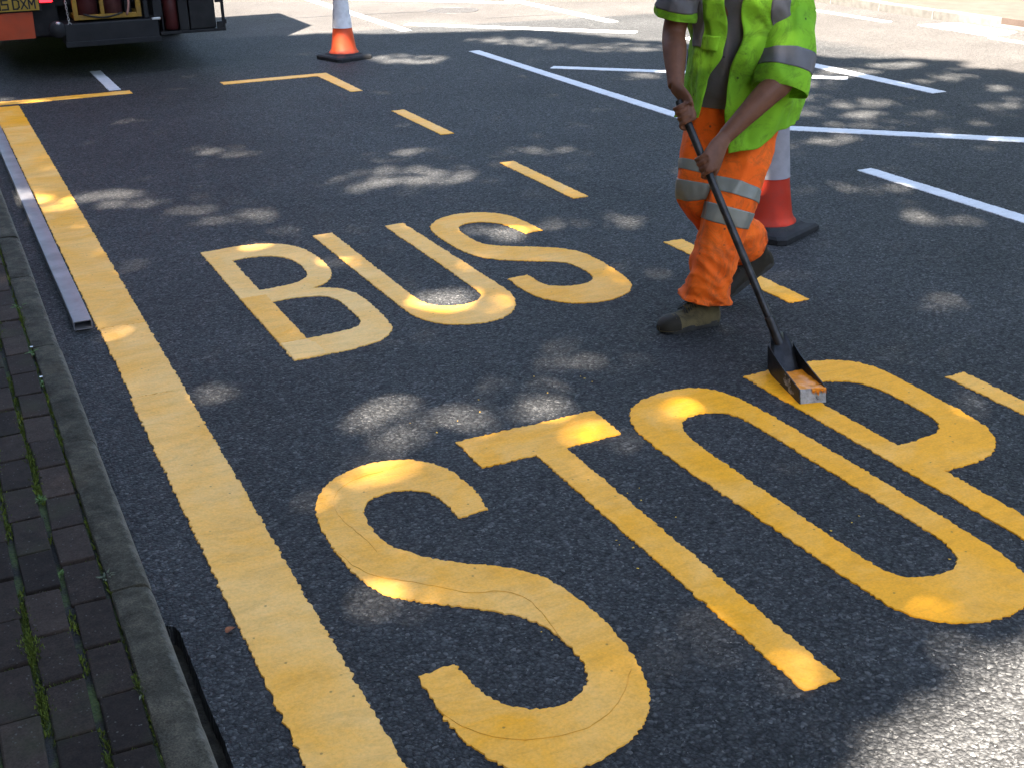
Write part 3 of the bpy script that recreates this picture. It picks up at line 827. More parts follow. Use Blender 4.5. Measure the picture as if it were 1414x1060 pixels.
bar.location = (0.4325, 5.212, 0.006)
bar.rotation_euler = (0, 0, -0.0005)
tag(bar, 'long dull metal box-section bar lying along the edge of the wide yellow line', 'straight edge')

# ------------------------------------------------------------------ crumbs, chippings, a dead leaf, weeds, manhole
M_CHIP = simple_mat('pale_chipping', (0.17, 0.165, 0.155), 0.85, var=0.45, scale=2.3, bumpk=0.2)
vs, fs = [], []
ico = [(0, 0, 1), (0.9, 0, .3), (.28, .85, .3), (-.73, .53, .3), (-.73, -.53, .3), (.28, -.85, .3), (0, 0, -.3)]
icf = [(0, 1, 2), (0, 2, 3), (0, 3, 4), (0, 4, 5), (0, 5, 1), (6, 2, 1), (6, 3, 2), (6, 4, 3), (6, 5, 4), (6, 1, 5)]
rnd = random.Random(3)
for k in range(350):
    yy = 1.3 + 9 * rnd.random() ** 1.7
    xx = rnd.uniform(0.36, 1.1 + yy * 0.75)
    s = rnd.choice((.0014, .0018, .0022, .003)) * (1.5 if rnd.random() < .04 else 1)
    a = rnd.uniform(0, 6.28); n = len(vs)
    for px, py, pz in ico:
        j = rnd.uniform(.7, 1.25)
        qx, qy = px * s * j * 1.35, py * s * j
        vs.append((xx + qx * math.cos(a) - qy * math.sin(a), yy + qx * math.sin(a) + qy * math.cos(a), 0.0004 + pz * s * .7 * j + .001))
    fs += [tuple(i + n for i in f) for f in icf]
tag(mesh_obj('loose_chippings', vs, fs, M_CHIP), kind='stuff')
M_CRUMB = simple_mat('yellow_crumb', (0.78, 0.46, 0.04), 0.6, var=0.1)
vs, fs = [], []
for cx, cy, sp, cnt in ((1.70, 2.78, .07, 16), (1.62, 2.62, .05, 10), (2.28, 2.42, .05, 5), (2.415, 2.13, .012, 4), (1.55, 3.65, .09, 9), (2.0, 3.75, .08, 8), (1.21, 2.35, .02, 6)):
    for _ in range(cnt // 2 + 1):
        xx, yy = rnd.gauss(cx, sp), rnd.gauss(cy, sp); s = rnd.uniform(.002, .0042); a = rnd.uniform(0, 6.28); n = len(vs)
        for px, py, pz in ico:
            j = rnd.uniform(.6, 1.3); qx, qy = px * s * j * 1.6, py * s * j
            vs.append((xx + qx * math.cos(a) - qy * math.sin(a), yy + qx * math.sin(a) + qy * math.cos(a), .002 + pz * s * .5 * j))
        fs += [tuple(i + n for i in f) for f in icf]
tag(mesh_obj('thermoplastic_crumbs', vs, fs, M_CRUMB), kind='stuff')

M_DEAD = simple_mat('dead_leaf', (0.20, 0.07, 0.03), 0.8, var=0.4, scale=60)
def leaf_blade(mb, base, dirv, up, L, w, curl=0.25, fold=0.25, n=5):
    base, dirv, up = Vector(base), Vector(dirv).normalized(), Vector(up).normalized()
    side = dirv.cross(up).normalized(); up = side.cross(dirv)
    vs, fs = [], []
    for i in range(n + 1):
        t = i / n
        ww = w * (math.sin(math.pi * min(1, 0.08 + t * 0.92)) ** 0.8) * (1 - .25 * t)
        c = base + dirv * (L * t) + up * (-curl * L * t * t)
        vs += [c - side * ww + up * (fold * ww), c, c + side * ww + up * (fold * ww)]
    for i in range(n):
        a = i * 3
        fs += [(a, a + 1, a + 4, a + 3), (a + 1, a + 2, a + 5, a + 4)]
    mb.add(vs, fs)
mb = MB()
leaf_blade(mb, (0, 0, .004), (.6, .5, .25), (0, 0, 1), .034, .012, .5, .5)
dl = mb.build('dead_leaf', M_DEAD)
dl.location = (0.452, 2.715, 0.002)
tag(dl, 'small curled reddish dead leaf lying beside the wide yellow line', 'leaf')

def weed(x, y, label, n, L, w, mat, seed, tall=0.5):
    r = random.Random(seed)
    root = empty('weed', (x, y, PAV_Z - .008), 0, label, 'weed', 'weeds growing in the pavement joints')
    mb = MB(); st = MB()
    for k in range(n):
        a = k * 2.4 + r.uniform(-.4, .4); el = r.uniform(.25, .9) * tall + .15
        d = Vector((math.cos(a), math.sin(a), el)); l = L * r.uniform(.55, 1.1)
        b0 = Vector((r.gauss(0, .003), r.gauss(0, .003), 0)); b1 = b0 + d.normalized() * l * .35
        st.tube([b0, b1], .0007, 4)
        leaf_blade(mb, b1, d, (0, 0, 1), l, w * r.uniform(.7, 1.2), r.uniform(.3, .8), .3, 4)
    mb.build('leaf_cluster', mat, root, smooth=True)
    st.build('stem', mat, root)
    return root
wd = [((0.1905, 2.885), 'greyish weed sprouting against the kerb, alone by its joint', 22, .021, .0036, M_WEEDGREY, 1, 2.0),
      ((0.083, 3.40), 'bright green weed tuft in the paving joint, biggest tuft up the path', 40, .017, .0024, M_WEED, 2, 1.8),
      ((0.187, 4.62), 'green weed with a tiny white flower by the kerb back edge', 22, .028, .004, M_WEED, 3, .9),
      ((0.187, 4.30), 'low green weed between kerb and paving, next nearer after the flowering one', 16, .026, .004, M_WEED, 4, .6),
      ((0.187, 5.20), 'small green weed at the kerb near the left edge of the picture', 16, .03, .004, M_WEED, 5, .7),
      ((0.085, 2.96), 'dark green weed tuft in the joint left of the greyish weed', 16, .018, .003, M_WEED, 6, .8),
      ((0.187, 2.36), 'ragged weed clump against the kerb nearest the camera', 22, .022, .004, M_WEEDGREY, 8, .6)]
for (p, lb, n, L, w, m, sd, tl) in wd:
    rt = weed(p[0], p[1], lb, n, L, w, m, sd, tl)
    if 'flower' in lb:
        mb = MB()
        for k in range(6):
            a = k * 1.047
            leaf_blade(mb, (.0, 0, .032), (math.cos(a), math.sin(a), .25), (0, 0, 1), .0075, .003, .1, .1, 3)
        mb.build('flower', simple_mat('white_petal', (.75, .75, .72), .6, var=.05), rt)

M_IRON = simple_mat('cast_iron', (0.055, 0.052, 0.05), 0.6, metal=0.3, var=0.3, scale=20, bumpk=0.2)
mh = MB().lathe([(.0, .0015), (.30, .0015), (.302, .006), (.335, .006), (.337, -.01)], (0, 0, 0), 36)
for k in range(8):
    for j in range(8):
        px, py = (k - 3.5) * .07, (j - 3.5) * .07
        if px * px + py * py < .075: mh.box(px - .022, px + .022, py - .012, py + .012, .0012, .0055)
o = mh.build('manhole_cover', M_IRON)
o.location = (6.36, 14.93, 0.001)
tag(o, 'round dark manhole cover in the sunlit road beyond the far traffic cone', 'manhole cover')
# a sealed joint running across the far road to the cover
def seam(pts, w, name):
    vs, fs = [], []
    P = []
    for (a, b_) in zip(pts[:-1], pts[1:]):
        n = 40
        for i in range(n): P.append((a[0] + (b_[0] - a[0]) * i / n, a[1] + (b_[1] - a[1]) * i / n))
    P.append(pts[-1])
    for x, y in P:
        ww = w * (.6 + .7 * abs(noise.noise(Vector((x * 5, y * 5, 2)))))
        dy = .03 * noise.noise(Vector((x * 3, y, 7)))
        vs += [(x, y - ww + dy, .002), (x, y + ww + dy, .002)]
    for i in range(len(P) - 1): fs.append((2 * i, 2 * i + 2, 2 * i + 3, 2 * i + 1))
    return tag(mesh_obj(name, vs, fs, M_TAR), kind='structure')
M_TAR = simple_mat('tar', (0.025, 0.024, 0.023), 0.5, var=.2)
seam([(4.1, 15.33), (5.25, 15.17), (6.06, 15.0)], .018, 'road_seam')
seam([(6.4, 13.97), (7.46, 13.83)], .010, 'road_seam')

# ------------------------------------------------------------------ the lorry
M_LBLACK = simple_mat('lorry_black_steel', (0.0050, 0.0050, 0.0054), 0.55, var=0.4, scale=9, bumpk=0.25, bscale=30, dirt=(0.035, 0.033, 0.031), dirt_amt=0.4, dirt_scale=7)
M_LDARK = simple_mat('lorry_dark_grey', (0.008, 0.008, 0.009), 0.6, var=0.3, scale=8, bumpk=0.15, dirt=(0.022, 0.021, 0.02), dirt_amt=0.5)
M_LORANGE = simple_mat('lorry_orange', (0.36, 0.050, 0.014), 0.55, var=0.15, scale=7, bumpk=0.1, dirt=(0.22, 0.06, 0.03), dirt_amt=0.5)
M_LYELLOW = simple_mat('lorry_yellow_frame', (0.2475, 0.1350, 0.0135), 0.5, var=0.2, scale=14, bumpk=0.2, dirt=(0.10, 0.06, 0.03), dirt_amt=0.7, dirt_scale=12)
M_LMAROON = simple_mat('maroon_cylinder', (0.055, 0.014, 0.014), 0.5, var=0.25, scale=10, bumpk=0.1, dirt=(0.10, 0.05, 0.04), dirt_amt=0.5)
M_LRED = simple_mat('red_bottle', (0.05, 0.008, 0.007), 0.45, var=0.25, scale=10, bumpk=0.1, dirt=(0.06, 0.02, 0.02), dirt_amt=0.5)
M_LWHITE = simple_mat('lorry_white_paint', (0.72, 0.72, 0.70), 0.35, var=0.06, scale=3, bumpk=0.03, dirt=(0.40, 0.38, 0.35), dirt_amt=0.3)
M_STEEL = simple_mat('worn_steel', (0.45, 0.44, 0.42), 0.4, metal=0.7, var=0.2, bumpk=0.1)
M_HOSE = simple_mat('pink_hose', (0.40, 0.20, 0.16), 0.6, var=0.15)
M_GLASS = simple_mat('cab_glass', (0.02, 0.025, 0.03), 0.08, var=0.05, bumpk=0)
M_PLATE = simple_mat('plate_yellow', (0.2695, 0.1694, 0.0192), 0.45, var=0.06, bumpk=0.02, dirt=(0.35, 0.22, 0.06), dirt_amt=0.3)
M_PLATETEXT = simple_mat('plate_black', (0.015, 0.015, 0.015), 0.5, var=0.05, bumpk=0)
m, nt, b = new_mat('tail_light_red')
b.inputs['Base Color'].default_value = (0.5, 0.005, 0.01, 1)
b.inputs['Emission Color'].default_value = (1.0, 0.012, 0.02, 1)
b.inputs['Emission Strength'].default_value = 0.55
b.inputs['Roughness'].default_value = 0.2
M_TAIL = m
m, nt, b = new_mat('amber_lens'); b.inputs['Base Color'].default_value = (0.6, 0.16, 0.01, 1); b.inputs['Roughness'].default_value = .2; M_AMBER = m

LY = 12.0
lorry = empty('lorry', (1.6, LY, 0), 0, 'road marking lorry parked at the top left, seen low from behind', 'lorry')
def lp(mb, name, mat, **kw):
    o = mb.build(name, mat, lorry, **kw)
    o.matrix_parent_inverse = Matrix.Translation((-1.6, -LY, 0))
    return o
def sub(mb, name, mat, par, **kw):
    return mb.build(name, mat, par, **kw)          # the parent part already sits in world axes
lp(MB().box(0.95, 1.05, 12.3, 20.2, .62, .84, .01).box(2.05, 2.15, 12.3, 20.2, .62, .84, .01).box(.95, 2.15, 12.35, 12.47, .62, .84).box(.95, 2.15, 14.5, 14.6, .62, .84).box(.95, 2.15, 16.5, 16.6, .62, .84), 'chassis', M_LBLACK)
lp(MB().box(.50, 2.74, 12.16, 17.6, .86, .98, .01), 'bed', M_LBLACK)
# rear equipment housing: tall, it throws the long shadow to the right
lp(MB().box(.52, 2.72, 12.20, 13.62, .985, 3.02, .03), 'equipment_housing', M_LORANGE)
lp(MB().box(.80, 1.30, 12.16, 12.198, 1.2, 2.6, .01).box(1.95, 2.45, 12.16, 12.198, 1.2, 2.6, .01), 'locker_door', M_LDARK)
lp(MB().box(.62, 2.70, 12.7, 14.1, .30, .86, .02), 'added_underbox', M_LBLACK)  # box added under the bed to keep sky light out
lp(MB().box(.95, 2.45, 14.2, 17.4, .34, .86, .02), 'added_undertray', M_LBLACK)  # tray added to darken the road beneath the lorry
# two dropsides and the boiler
lp(MB().box(.50, .54, 13.64, 17.58, .985, 1.45, .008), 'dropside', M_LORANGE)
lp(MB().box(2.70, 2.74, 13.64, 17.58, .985, 1.45, .008), 'dropside', M_LORANGE)
lp(MB().lathe([(0, 0), (.42, 0), (.44, .03), (.44, .62), (.40, .70), (0, .72)], (1.15, 14.6, .985), 28), 'boiler', M_LBLACK, smooth=True, flat_angle=40)
lp(MB().lathe([(0, 0), (.42, 0), (.44, .03), (.44, .62), (.40, .70), (0, .72)], (2.1, 14.6, .985), 28), 'boiler', M_LBLACK, smooth=True, flat_angle=40)
cab = lp(MB().box(.52, 2.72, 17.75, 19.55, .55, 2.45, .10), 'cab', M_LWHITE, smooth=True, flat_angle=40)
sub(MB().box(.62, 2.62, 19.555, 19.575, 1.35, 2.15, .005), 'windscreen', M_GLASS, cab)
sub(MB().box(.497, .515, 18.35, 19.3, 1.35, 2.1, .004), 'side_window', M_GLASS, cab)
sub(MB().box(2.725, 2.743, 18.35, 19.3, 1.35, 2.1, .004), 'side_window', M_GLASS, cab)
def wheel(x0, x1, y):
    xm = (x0 + x1) / 2; w = (x1 - x0) / 2; R_ = .43
    Mx = Matrix.Rotation(math.pi / 2, 4, 'Y')
    t = MB().lathe([(.25, -w), (.36, -w), (.415, -w * .86), (.43, -w * .6), (.43, -.012), (.418, -.01), (.418, .01), (.43, .012), (.43, w * .6), (.415, w * .86), (.36, w), (.25, w)], seg=40)
    t.v = [tuple(Matrix.Translation((xm, y, R_)) @ (Mx @ Vector(v))) for v in t.v]
    o = lp(t, 'wheel', M_RUBBER, smooth=True, flat_angle=40)
    r = MB().lathe([(0, -w * .55), (.10, -w * .6), (.12, -w * .3), (.22, -w * .35), (.252, -w * .9), (.254, w * .9), (.22, w * .35), (.12, w * .3), (.10, w * .6), (0, w * .55)], seg=28)
    r.v = [tuple(Matrix.Translation((xm, y, R_)) @ (Mx @ Vector(v))) for v in r.v]
    sub(r, 'rim', M_LDARK, o, smooth=True, flat_angle=40)
for y in (14.72, 18.55):
    wheel(.56, .84, y)
    wheel(2.55, 2.83, y)
# number plate: only the characters in view
pl = lp(MB().box(.60, 1.078, 11.995, 12.012, .630, .755, .003), 'number_plate', M_PLATE)
tb = lp(MB().box(.55, 1.10, 12.014, 12.05, .618, .78, .004), 'plate_bracket', M_LBLACK)
CH = {'0': [[(0, 0), (0, 1), (.62, 1), (.62, 0), (0, 0)]], '5': [[(.62, 1), (0, 1), (0, .56), (.62, .56), (.62, 0), (0, 0)]],
      'D': [[(0, 0), (0, 1), (.42, 1), (.62, .8), (.62, .2), (.42, 0), (0, 0)]], 'X': [[(0, 0), (.62, 1)], [(0, 1), (.62, 0)]],
      'M': [[(0, 0), (0, 1), (.31, .4), (.62, 1), (.62, 0)]]}
def plate_char(ch, x, z, h):
    mb = MB(); w = .013
    for pth in CH[ch]:
        for (a, b_) in zip(pth[:-1], pth[1:]):
            A = Vector((x + a[0] * h, 0, z + a[1] * h)); B = Vector((x + b_[0] * h, 0, z + b_[1] * h))
            d = (B - A).normalized(); n = Vector((-d.z, 0, d.x)) * (w / 2); A = A - d * w / 2; B = B + d * w / 2
            q = [A - n, B - n, B + n, A + n]
            mb.add([(p.x, 11.9935, p.z) for p in q] + [(p.x, 11.9955, p.z) for p in q], [(0, 1, 2, 3), (4, 7, 6, 5), (0, 4, 5, 1), (1, 5, 6, 2), (2, 6, 7, 3), (3, 7, 4, 0)])
    return mb
for ch, x in (('0', .702), ('5', .769), ('D', .862), ('X', .929), ('M', .996)):
    sub(plate_char(ch, x, .650, .079), 'plate_character', M_PLATETEXT, pl)
lp(MB().add([(.55, 12.02, .386), (1.010, 12.02, .386), (1.016, 12.02, .615), (.55, 12.02, .615), (.55, 12.06, .386), (1.010, 12.06, .386), (1.016, 12.06, .615), (.55, 12.06, .615)], [(0, 1, 2, 3), (1, 5, 6, 2), (3, 2, 6, 7), (4, 0, 3, 7), (0, 4, 5, 1), (5, 4, 7, 6)]), 'orange_panel', M_LORANGE)
lp(MB().box(1.088, 1.20, 12.01, 12.05, .690, .78, .01), 'tail_light', M_TAIL)
lp(MB().box(1.08, 1.215, 12.052, 12.09, .675, .84, .006), 'light_bracket', M_LBLACK)
lp(MB().box(.60, 1.26, 12.30, 12.36, .36, .86, .01), 'rear_crossmember', M_LBLACK)
# tow hub with pale knob and a chain
hub = MB().lathe([(.0, -.03), (.06, -.03), (.075, -.01), (.075, .03), (.04, .05), (0, .05)], seg=20)
hub.v = [tuple(Matrix.Translation((1.205, 12.02, .45)) @ (Matrix.Rotation(math.pi / 2, 4, 'X') @ Vector(v))) for v in hub.v]
lp(hub, 'tow_hub', M_LDARK, smooth=True, flat_angle=40)
lp(MB().ball((1.214, 11.99, .502), (.026, .02, .018), 12, 8), 'knob', M_STEEL, smooth=True)
ch = MB()
for k in range(13):
    z = .80 - k * .024; x = 1.302 + .010 * k / 13
    pts = [(x + .008 * math.cos(a) * (1 if k % 2 else .3), 11.99 + .006 * math.cos(a) * (.3 if k % 2 else 1), z + .015 * math.sin(a)) for a in [i * 6.283 / 8 for i in range(9)]]
    ch.tube(pts, .0026, 5)
pts = [(1.315 + .017 * math.cos(a), 11.985, .480 + .024 * math.sin(a)) for a in [i * 6.283 / 12 for i in range(13)]]
ch.tube(pts, .004, 6)
lp(ch, 'chain', M_STEEL)
# steel step box across the back
st = MB().box(1.262, 2.105, 11.98, 12.30, .30, .495, .012)
lp(st, 'step_box', M_LDARK)
lp(MB().box(1.255, 2.112, 11.965, 11.979, .288, .335, .004), 'worn_lip', M_LDARK)
lp(MB().box(2.05, 2.13, 11.97, 12.02, .482, .502, .005), 'latch', M_STEEL)
# yellow bottle frame with maroon cylinders
fr = MB().box(1.363, 1.405, 12.02, 12.06, .515, 1.02, .004).box(1.925, 1.970, 12.02, 12.06, .515, 1.02, .004).box(1.405, 1.925, 12.02, 12.06, .515, .556, .004).box(1.605, 1.640, 12.025, 12.065, .556, 1.02, .004).box(1.363, 1.97, 12.02, 12.06, 1.02, 1.06, .004).box(1.37, 1.41, 12.06, 12.38, .515, .555, .004).box(1.925, 1.965, 12.06, 12.38, .515, .555, .004)
lp(fr, 'bottle_frame', M_LYELLOW)
lp(MB().box(1.41, 1.92, 12.07, 12.40, .517, .530), 'frame_floor', M_LYELLOW)
for x in (1.51, 1.735):
    lp(MB().lathe([(0, 0), (.085, 0), (.093, .01), (.093, .42), (.06, .49), (.03, .51), (.03, .55), (0, .55)], (x, 12.19, .531), 20), 'gas_cylinder', M_LMAROON, smooth=True, flat_angle=40)
lp(MB().box(1.835, 1.895, 12.10, 12.2, .532, 1.0, .01), 'valve_block', M_LBLACK)
hz = [(1.93 - .10 * t + .01 * math.sin(9 * t), 12.015 - .02 * math.sin(3 * t), 1.0 - .46 * t) for t in [i / 12 for i in range(13)]]
lp(MB().tube(hz, .010, 8), 'hose', M_HOSE, smooth=True)
lp(MB().tube([(1.45 + .35 * t, 12.012, .565 - .035 * math.sin(math.pi * t)) for t in [i / 10 for i in range(11)]], .008, 8), 'cable', M_LBLACK, smooth=True)
# right hand side: struts, red bottle, black lockers, open bracket
lp(MB().box(1.99, 2.03, 12.0, 12.05, .50, .86, .005).box(2.075, 2.15, 12.01, 12.05, .50, .86, .006), 'strut', M_LDARK)
lp(MB().lathe([(0, 0), (.06, 0), (.068, .012), (.068, .34), (.04, .40), (.02, .42), (0, .42)], (2.245, 12.10, .372), 20), 'red_bottle', M_LRED, smooth=True, flat_angle=40)
lp(MB().box(2.155, 2.165, 12.05, 12.2, .36, .86).box(2.31, 2.40, 12.02, 12.22, .36, .86, .01), 'bottle_bracket', M_LBLACK)
lp(MB().box(2.12, 2.74, 12.0, 12.18, .336, .362, .004), 'side_rail', M_LBLACK)
lp(MB().box(2.41, 2.655, 12.02, 12.16, .365, .86, .012), 'locker', M_LBLACK)
lp(MB().box(2.712, 2.738, 12.00, 12.03, .362, .86, .003).box(2.66, 2.712, 12.0, 12.03, .362, .425, .003).box(2.66, 2.712, 12.0, 12.03, .60, .64, .003).box(2.738, 2.75, 12.0, 12.03, .40, .44), 'open_bracket', M_LBLACK)
lp(MB().box(.55, .83, 15.3, 15.32, .25, .85, .004), 'mudflap', M_RUBBER)
lp(MB().box(2.52, 2.82, 15.3, 15.32, .25, .85, .004), 'mudflap', M_RUBBER)
lp(MB().box(.52, .60, 12.02, 12.05, .40, .86, .004), 'light_board', M_LBLACK)

# ------------------------------------------------------------------ the worker
# authored in a local frame at his feet: a = across, b = away from the pavement corner, z = up
WO = Vector((2.9, 4.15, 0.0))
WA = Vector((math.cos(YAW), -math.sin(YAW), 0)); WB = Vector((math.sin(YAW), math.cos(YAW), 0))
def W(a, b_, z): return WO + WA * a + WB * b_ + Vector((0, 0, z))
def WD(v): return (WA * v[0] + WB * v[1] + Vector((0, 0, v[2])))
FACE = WD((-.30, -.95, 0)).normalized()
SIDE = WD((.95, -.30, 0)).normalized()          # towards his left hand
UP = Vector((0, 0, 1))

worker = empty('person', WO, 0, 'worker in lime jacket and orange trousers bending to pull a long-handled applicator box', 'person')
PINV = Matrix.Translation(-WO)
def wp(o):
    o.parent = worker; o.matrix_parent_inverse = PINV; return o
def wsub(o, par):
    o.parent = par; return o

def remeshed(mb, name, mat, voxel, smooth_it=6, fac=0.5, disp=None):
    me = bpy.data.meshes.new('tmp'); me.from_pydata(mb.v, [], mb.f); me.update()
    bm = bmesh.new(); bm.from_mesh(me); bmesh.ops.recalc_face_normals(bm, faces=bm.faces); bm.to_mesh(me); bm.free()
    o = bpy.data.objects.new('tmp', me); C.objects.link(o)
    r = o.modifiers.new('r', 'REMESH'); r.mode = 'VOXEL'; r.voxel_size = voxel
    if smooth_it:
        s = o.modifiers.new('s', 'SMOOTH'); s.iterations = smooth_it; s.factor = fac
    dg = bpy.context.evaluated_depsgraph_get()
    m2 = bpy.data.meshes.new_from_object(o.evaluated_get(dg))
    bpy.data.objects.remove(o); bpy.data.meshes.remove(me)
    m2.name = name
    m2.materials.clear(); m2.materials.append(mat)
    m2.polygons.foreach_set('use_smooth', [True] * len(m2.polygons))
    ob = bpy.data.objects.new(name, m2); C.objects.link(ob)
    return ob

def skin_mat():
    m, nt, b = new_mat('skin')
    co = coord(nt)
    n1 = N(nt, 'ShaderNodeTexNoise', i_Scale=14.0, i_Detail=6.0, i_Roughness=0.65); nt.links.new(co, n1.inputs['Vector'])
    c = ramp(nt, n1.outputs['Fac'], [(0.3, (0.105, 0.042, 0.021)), (0.55, (0.150, 0.062, 0.033)), (0.75, (0.19, 0.085, 0.048))])
    n3 = N(nt, 'ShaderNodeTexNoise', i_Scale=45.0, i_Detail=4.0); nt.links.new(co, n3.inputs['Vector'])
    c = mixc(nt, ramp(nt, n3.outputs['Fac'], [(0.6, 0.0), (0.75, 0.4)]), c, (0.10, 0.055, 0.04))
    nt.links.new(c, b.inputs['Base Color'])
    b.inputs['Roughness'].default_value = 0.6
    b.inputs['Specular IOR Level'].default_value = 0.3
    b.inputs['Subsurface Weight'].default_value = 0.08
    b.inputs['Subsurface Radius'].default_value = (0.02, 0.008, 0.004)
    n2 = N(nt, 'ShaderNodeTexNoise', i_Scale=220.0, i_Detail=2.0); nt.links.new(co, n2.inputs['Vector'])
    bump(nt, b, n2.outputs['Fac'], 0.25, 0.001)
    return m
M_SKIN = skin_mat()
def cloth_mat(name, col, dark, dirt, dirt_amt, rough=0.8, trans=0.0):
    m, nt, b = new_mat(name)
    co = coord(nt)
    n1 = N(nt, 'ShaderNodeTexNoise', i_Scale=6.0, i_Detail=5.0, i_Roughness=0.6); nt.links.new(co, n1.inputs['Vector'])
    c = ramp(nt, n1.outputs['Fac'], [(0.3, dark), (0.65, col)])
    n3 = N(nt, 'ShaderNodeTexNoise', i_Scale=9.0, i_Detail=9.0, i_Roughness=0.78, i_Distortion=1.0); nt.links.new(co, n3.inputs['Vector'])
    f = ramp(nt, n3.outputs['Fac'], [(0.49, 0.0), (0.68, dirt_amt)])
    c = mixc(nt, f, c, dirt)
    v = N(nt, 'ShaderNodeTexVoronoi', i_Scale=34.0); nt.links.new(co, v.inputs['Vector'])
    s = N(nt, 'ShaderNodeSeparateColor'); nt.links.new(v.outputs['Color'], s.inputs[0])
    sp = math_n(nt, 'MULTIPLY', ramp(nt, s.outputs[0], [(0.93, 0.0), (0.94, 0.8)]), ramp(nt, v.outputs['Distance'], [(0.10, 1.0), (0.22, 0.0)]))
    c = mixc(nt, sp, c, (0.03, 0.03, 0.025))
    nt.links.new(c, b.inputs['Base Color'])
    b.inputs['Roughness'].default_value = rough
    b.inputs['Sheen Weight'].default_value = 0.04
    b.inputs['Specular IOR Level'].default_value = 0.2
    n2 = N(nt, 'ShaderNodeTexNoise', i_Scale=420.0, i_Detail=2.0); nt.links.new(co, n2.inputs['Vector'])
    n4 = N(nt, 'ShaderNodeTexNoise', i_Scale=28.0, i_Detail=3.0); nt.links.new(co, n4.inputs['Vector'])
    bump(nt, b, math_n(nt, 'ADD', math_n(nt, 'MULTIPLY', n2.outputs['Fac'], 0.15), n4.outputs['Fac']), 0.4, 0.006)
    if trans > 0:
        b.inputs['Transmission Weight'].default_value = 0.0
        tr = N(nt, 'ShaderNodeBsdfTranslucent'); nt.links.new(c, tr.inputs['Color'])
        mx = N(nt, 'ShaderNodeMixShader'); mx.inputs[0].default_value = trans
        nt.links.new(b.outputs[0], mx.inputs[1]); nt.links.new(tr.outputs[0], mx.inputs[2])
        nt.links.new(mx.outputs[0], nt.nodes['Material Output'].inputs['Surface'])
    return m
M_LIME = cloth_mat('lime_fabric', (0.31, 0.66, 0.034), (0.22, 0.50, 0.028), (0.06, 0.10, 0.018), 0.75, 0.75, 0.32)
M_ORANGE = cloth_mat('orange_fabric', (0.90, 0.145, 0.008), (0.78, 0.105, 0.006), (0.20, 0.06, 0.02), 0.7, 0.75)
M_TEE = cloth_mat('grey_tee', (0.155, 0.145, 0.158), (0.115, 0.108, 0.115), (0.10, 0.095, 0.06), 0.6)
M_REFLJ = simple_mat('jacket_tape', (0.12, 0.115, 0.122), 0.65, metal=0.0, var=0.14, scale=16, bumpk=0.15, bscale=120, dirt=(0.10, 0.10, 0.095), dirt_amt=0.6, dirt_scale=10)
M_REFL = simple_mat('reflective_tape', (0.23, 0.235, 0.20), 0.42, metal=0.15, var=0.16, scale=16, bumpk=0.15, bscale=120, dirt=(0.20, 0.19, 0.16), dirt_amt=0.6, dirt_scale=10)
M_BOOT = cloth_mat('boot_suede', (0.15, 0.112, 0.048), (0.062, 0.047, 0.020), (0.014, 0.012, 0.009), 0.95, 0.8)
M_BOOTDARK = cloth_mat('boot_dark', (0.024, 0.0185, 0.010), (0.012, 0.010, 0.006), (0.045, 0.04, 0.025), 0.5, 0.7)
M_SOLE = simple_mat('boot_sole', (0.03, 0.028, 0.024), 0.8, var=.4, scale=30, bumpk=.3, dirt=(.09, .08, .06), dirt_amt=.5)
M_HAIR = simple_mat('brown_hair', (0.06, 0.035, 0.02), 0.6, var=.4, scale=60, bumpk=.6, bscale=180)

# handle line of the applicator (needed by the hands)
H_BOT, H_TOP = W(.205, -.685, .140), W(-.166, -.342, .985)
HA = (H_BOT - H_TOP).normalized()
HR = 0.0155
def on_handle(z): return H_TOP + (H_BOT - H_TOP) * ((H_TOP.z - z) / (H_TOP.z - H_BOT.z))

RSH, RELB, RWR = W(-.115, -.12, 1.46), W(-.168, -.11, 1.225), W(-.176, -.285, 1.040)
LSH, LELB, LWR = W(.275, -.06, 1.36), W(.250, -.235, 1.065), W(.018, -.335, .858)
CAMDIR = WD((-.12, -.93, .35)).normalized()

body = MB()
def limb(mb, pts, rad, seg=16, ref=None): mb.tube(pts, rad, seg, ref)
def cr(pts, n):
    """Catmull-Rom resample of points (Vectors or numbers)"""
    out = []
    m = len(pts)
    for i in range(n + 1):
        t = i / n * (m - 1); k = min(int(t), m - 2); u = t - k
        p0, p1, p2, p3 = pts[max(k - 1, 0)], pts[k], pts[k + 1], pts[min(k + 2, m - 1)]
        out.append(0.5 * ((2 * p1) + (p2 - p0) * u + (2 * p0 - 5 * p1 + 4 * p2 - p3) * u * u + (3 * p1 - p0 - 3 * p2 + p3) * u * u * u))
    return out
# trunk and neck
tp = [W(.13, .14, .84), W(.13, .14, .92), W(.12, .10, 1.05), W(.095, .0, 1.20), W(.08, -.08, 1.34), W(.07, -.125, 1.42), W(.062, -.165, 1.475), W(.05, -.205, 1.53), W(.04, -.235, 1.58)]
tr = [(.13, .10), (.155, .115), (.14, .105), (.16, .115), (.175, .11), (.14, .085), (.07, .065), (.057, .057), (.055, .055)]
body.tube(tp, tr, 24, ref=SIDE)
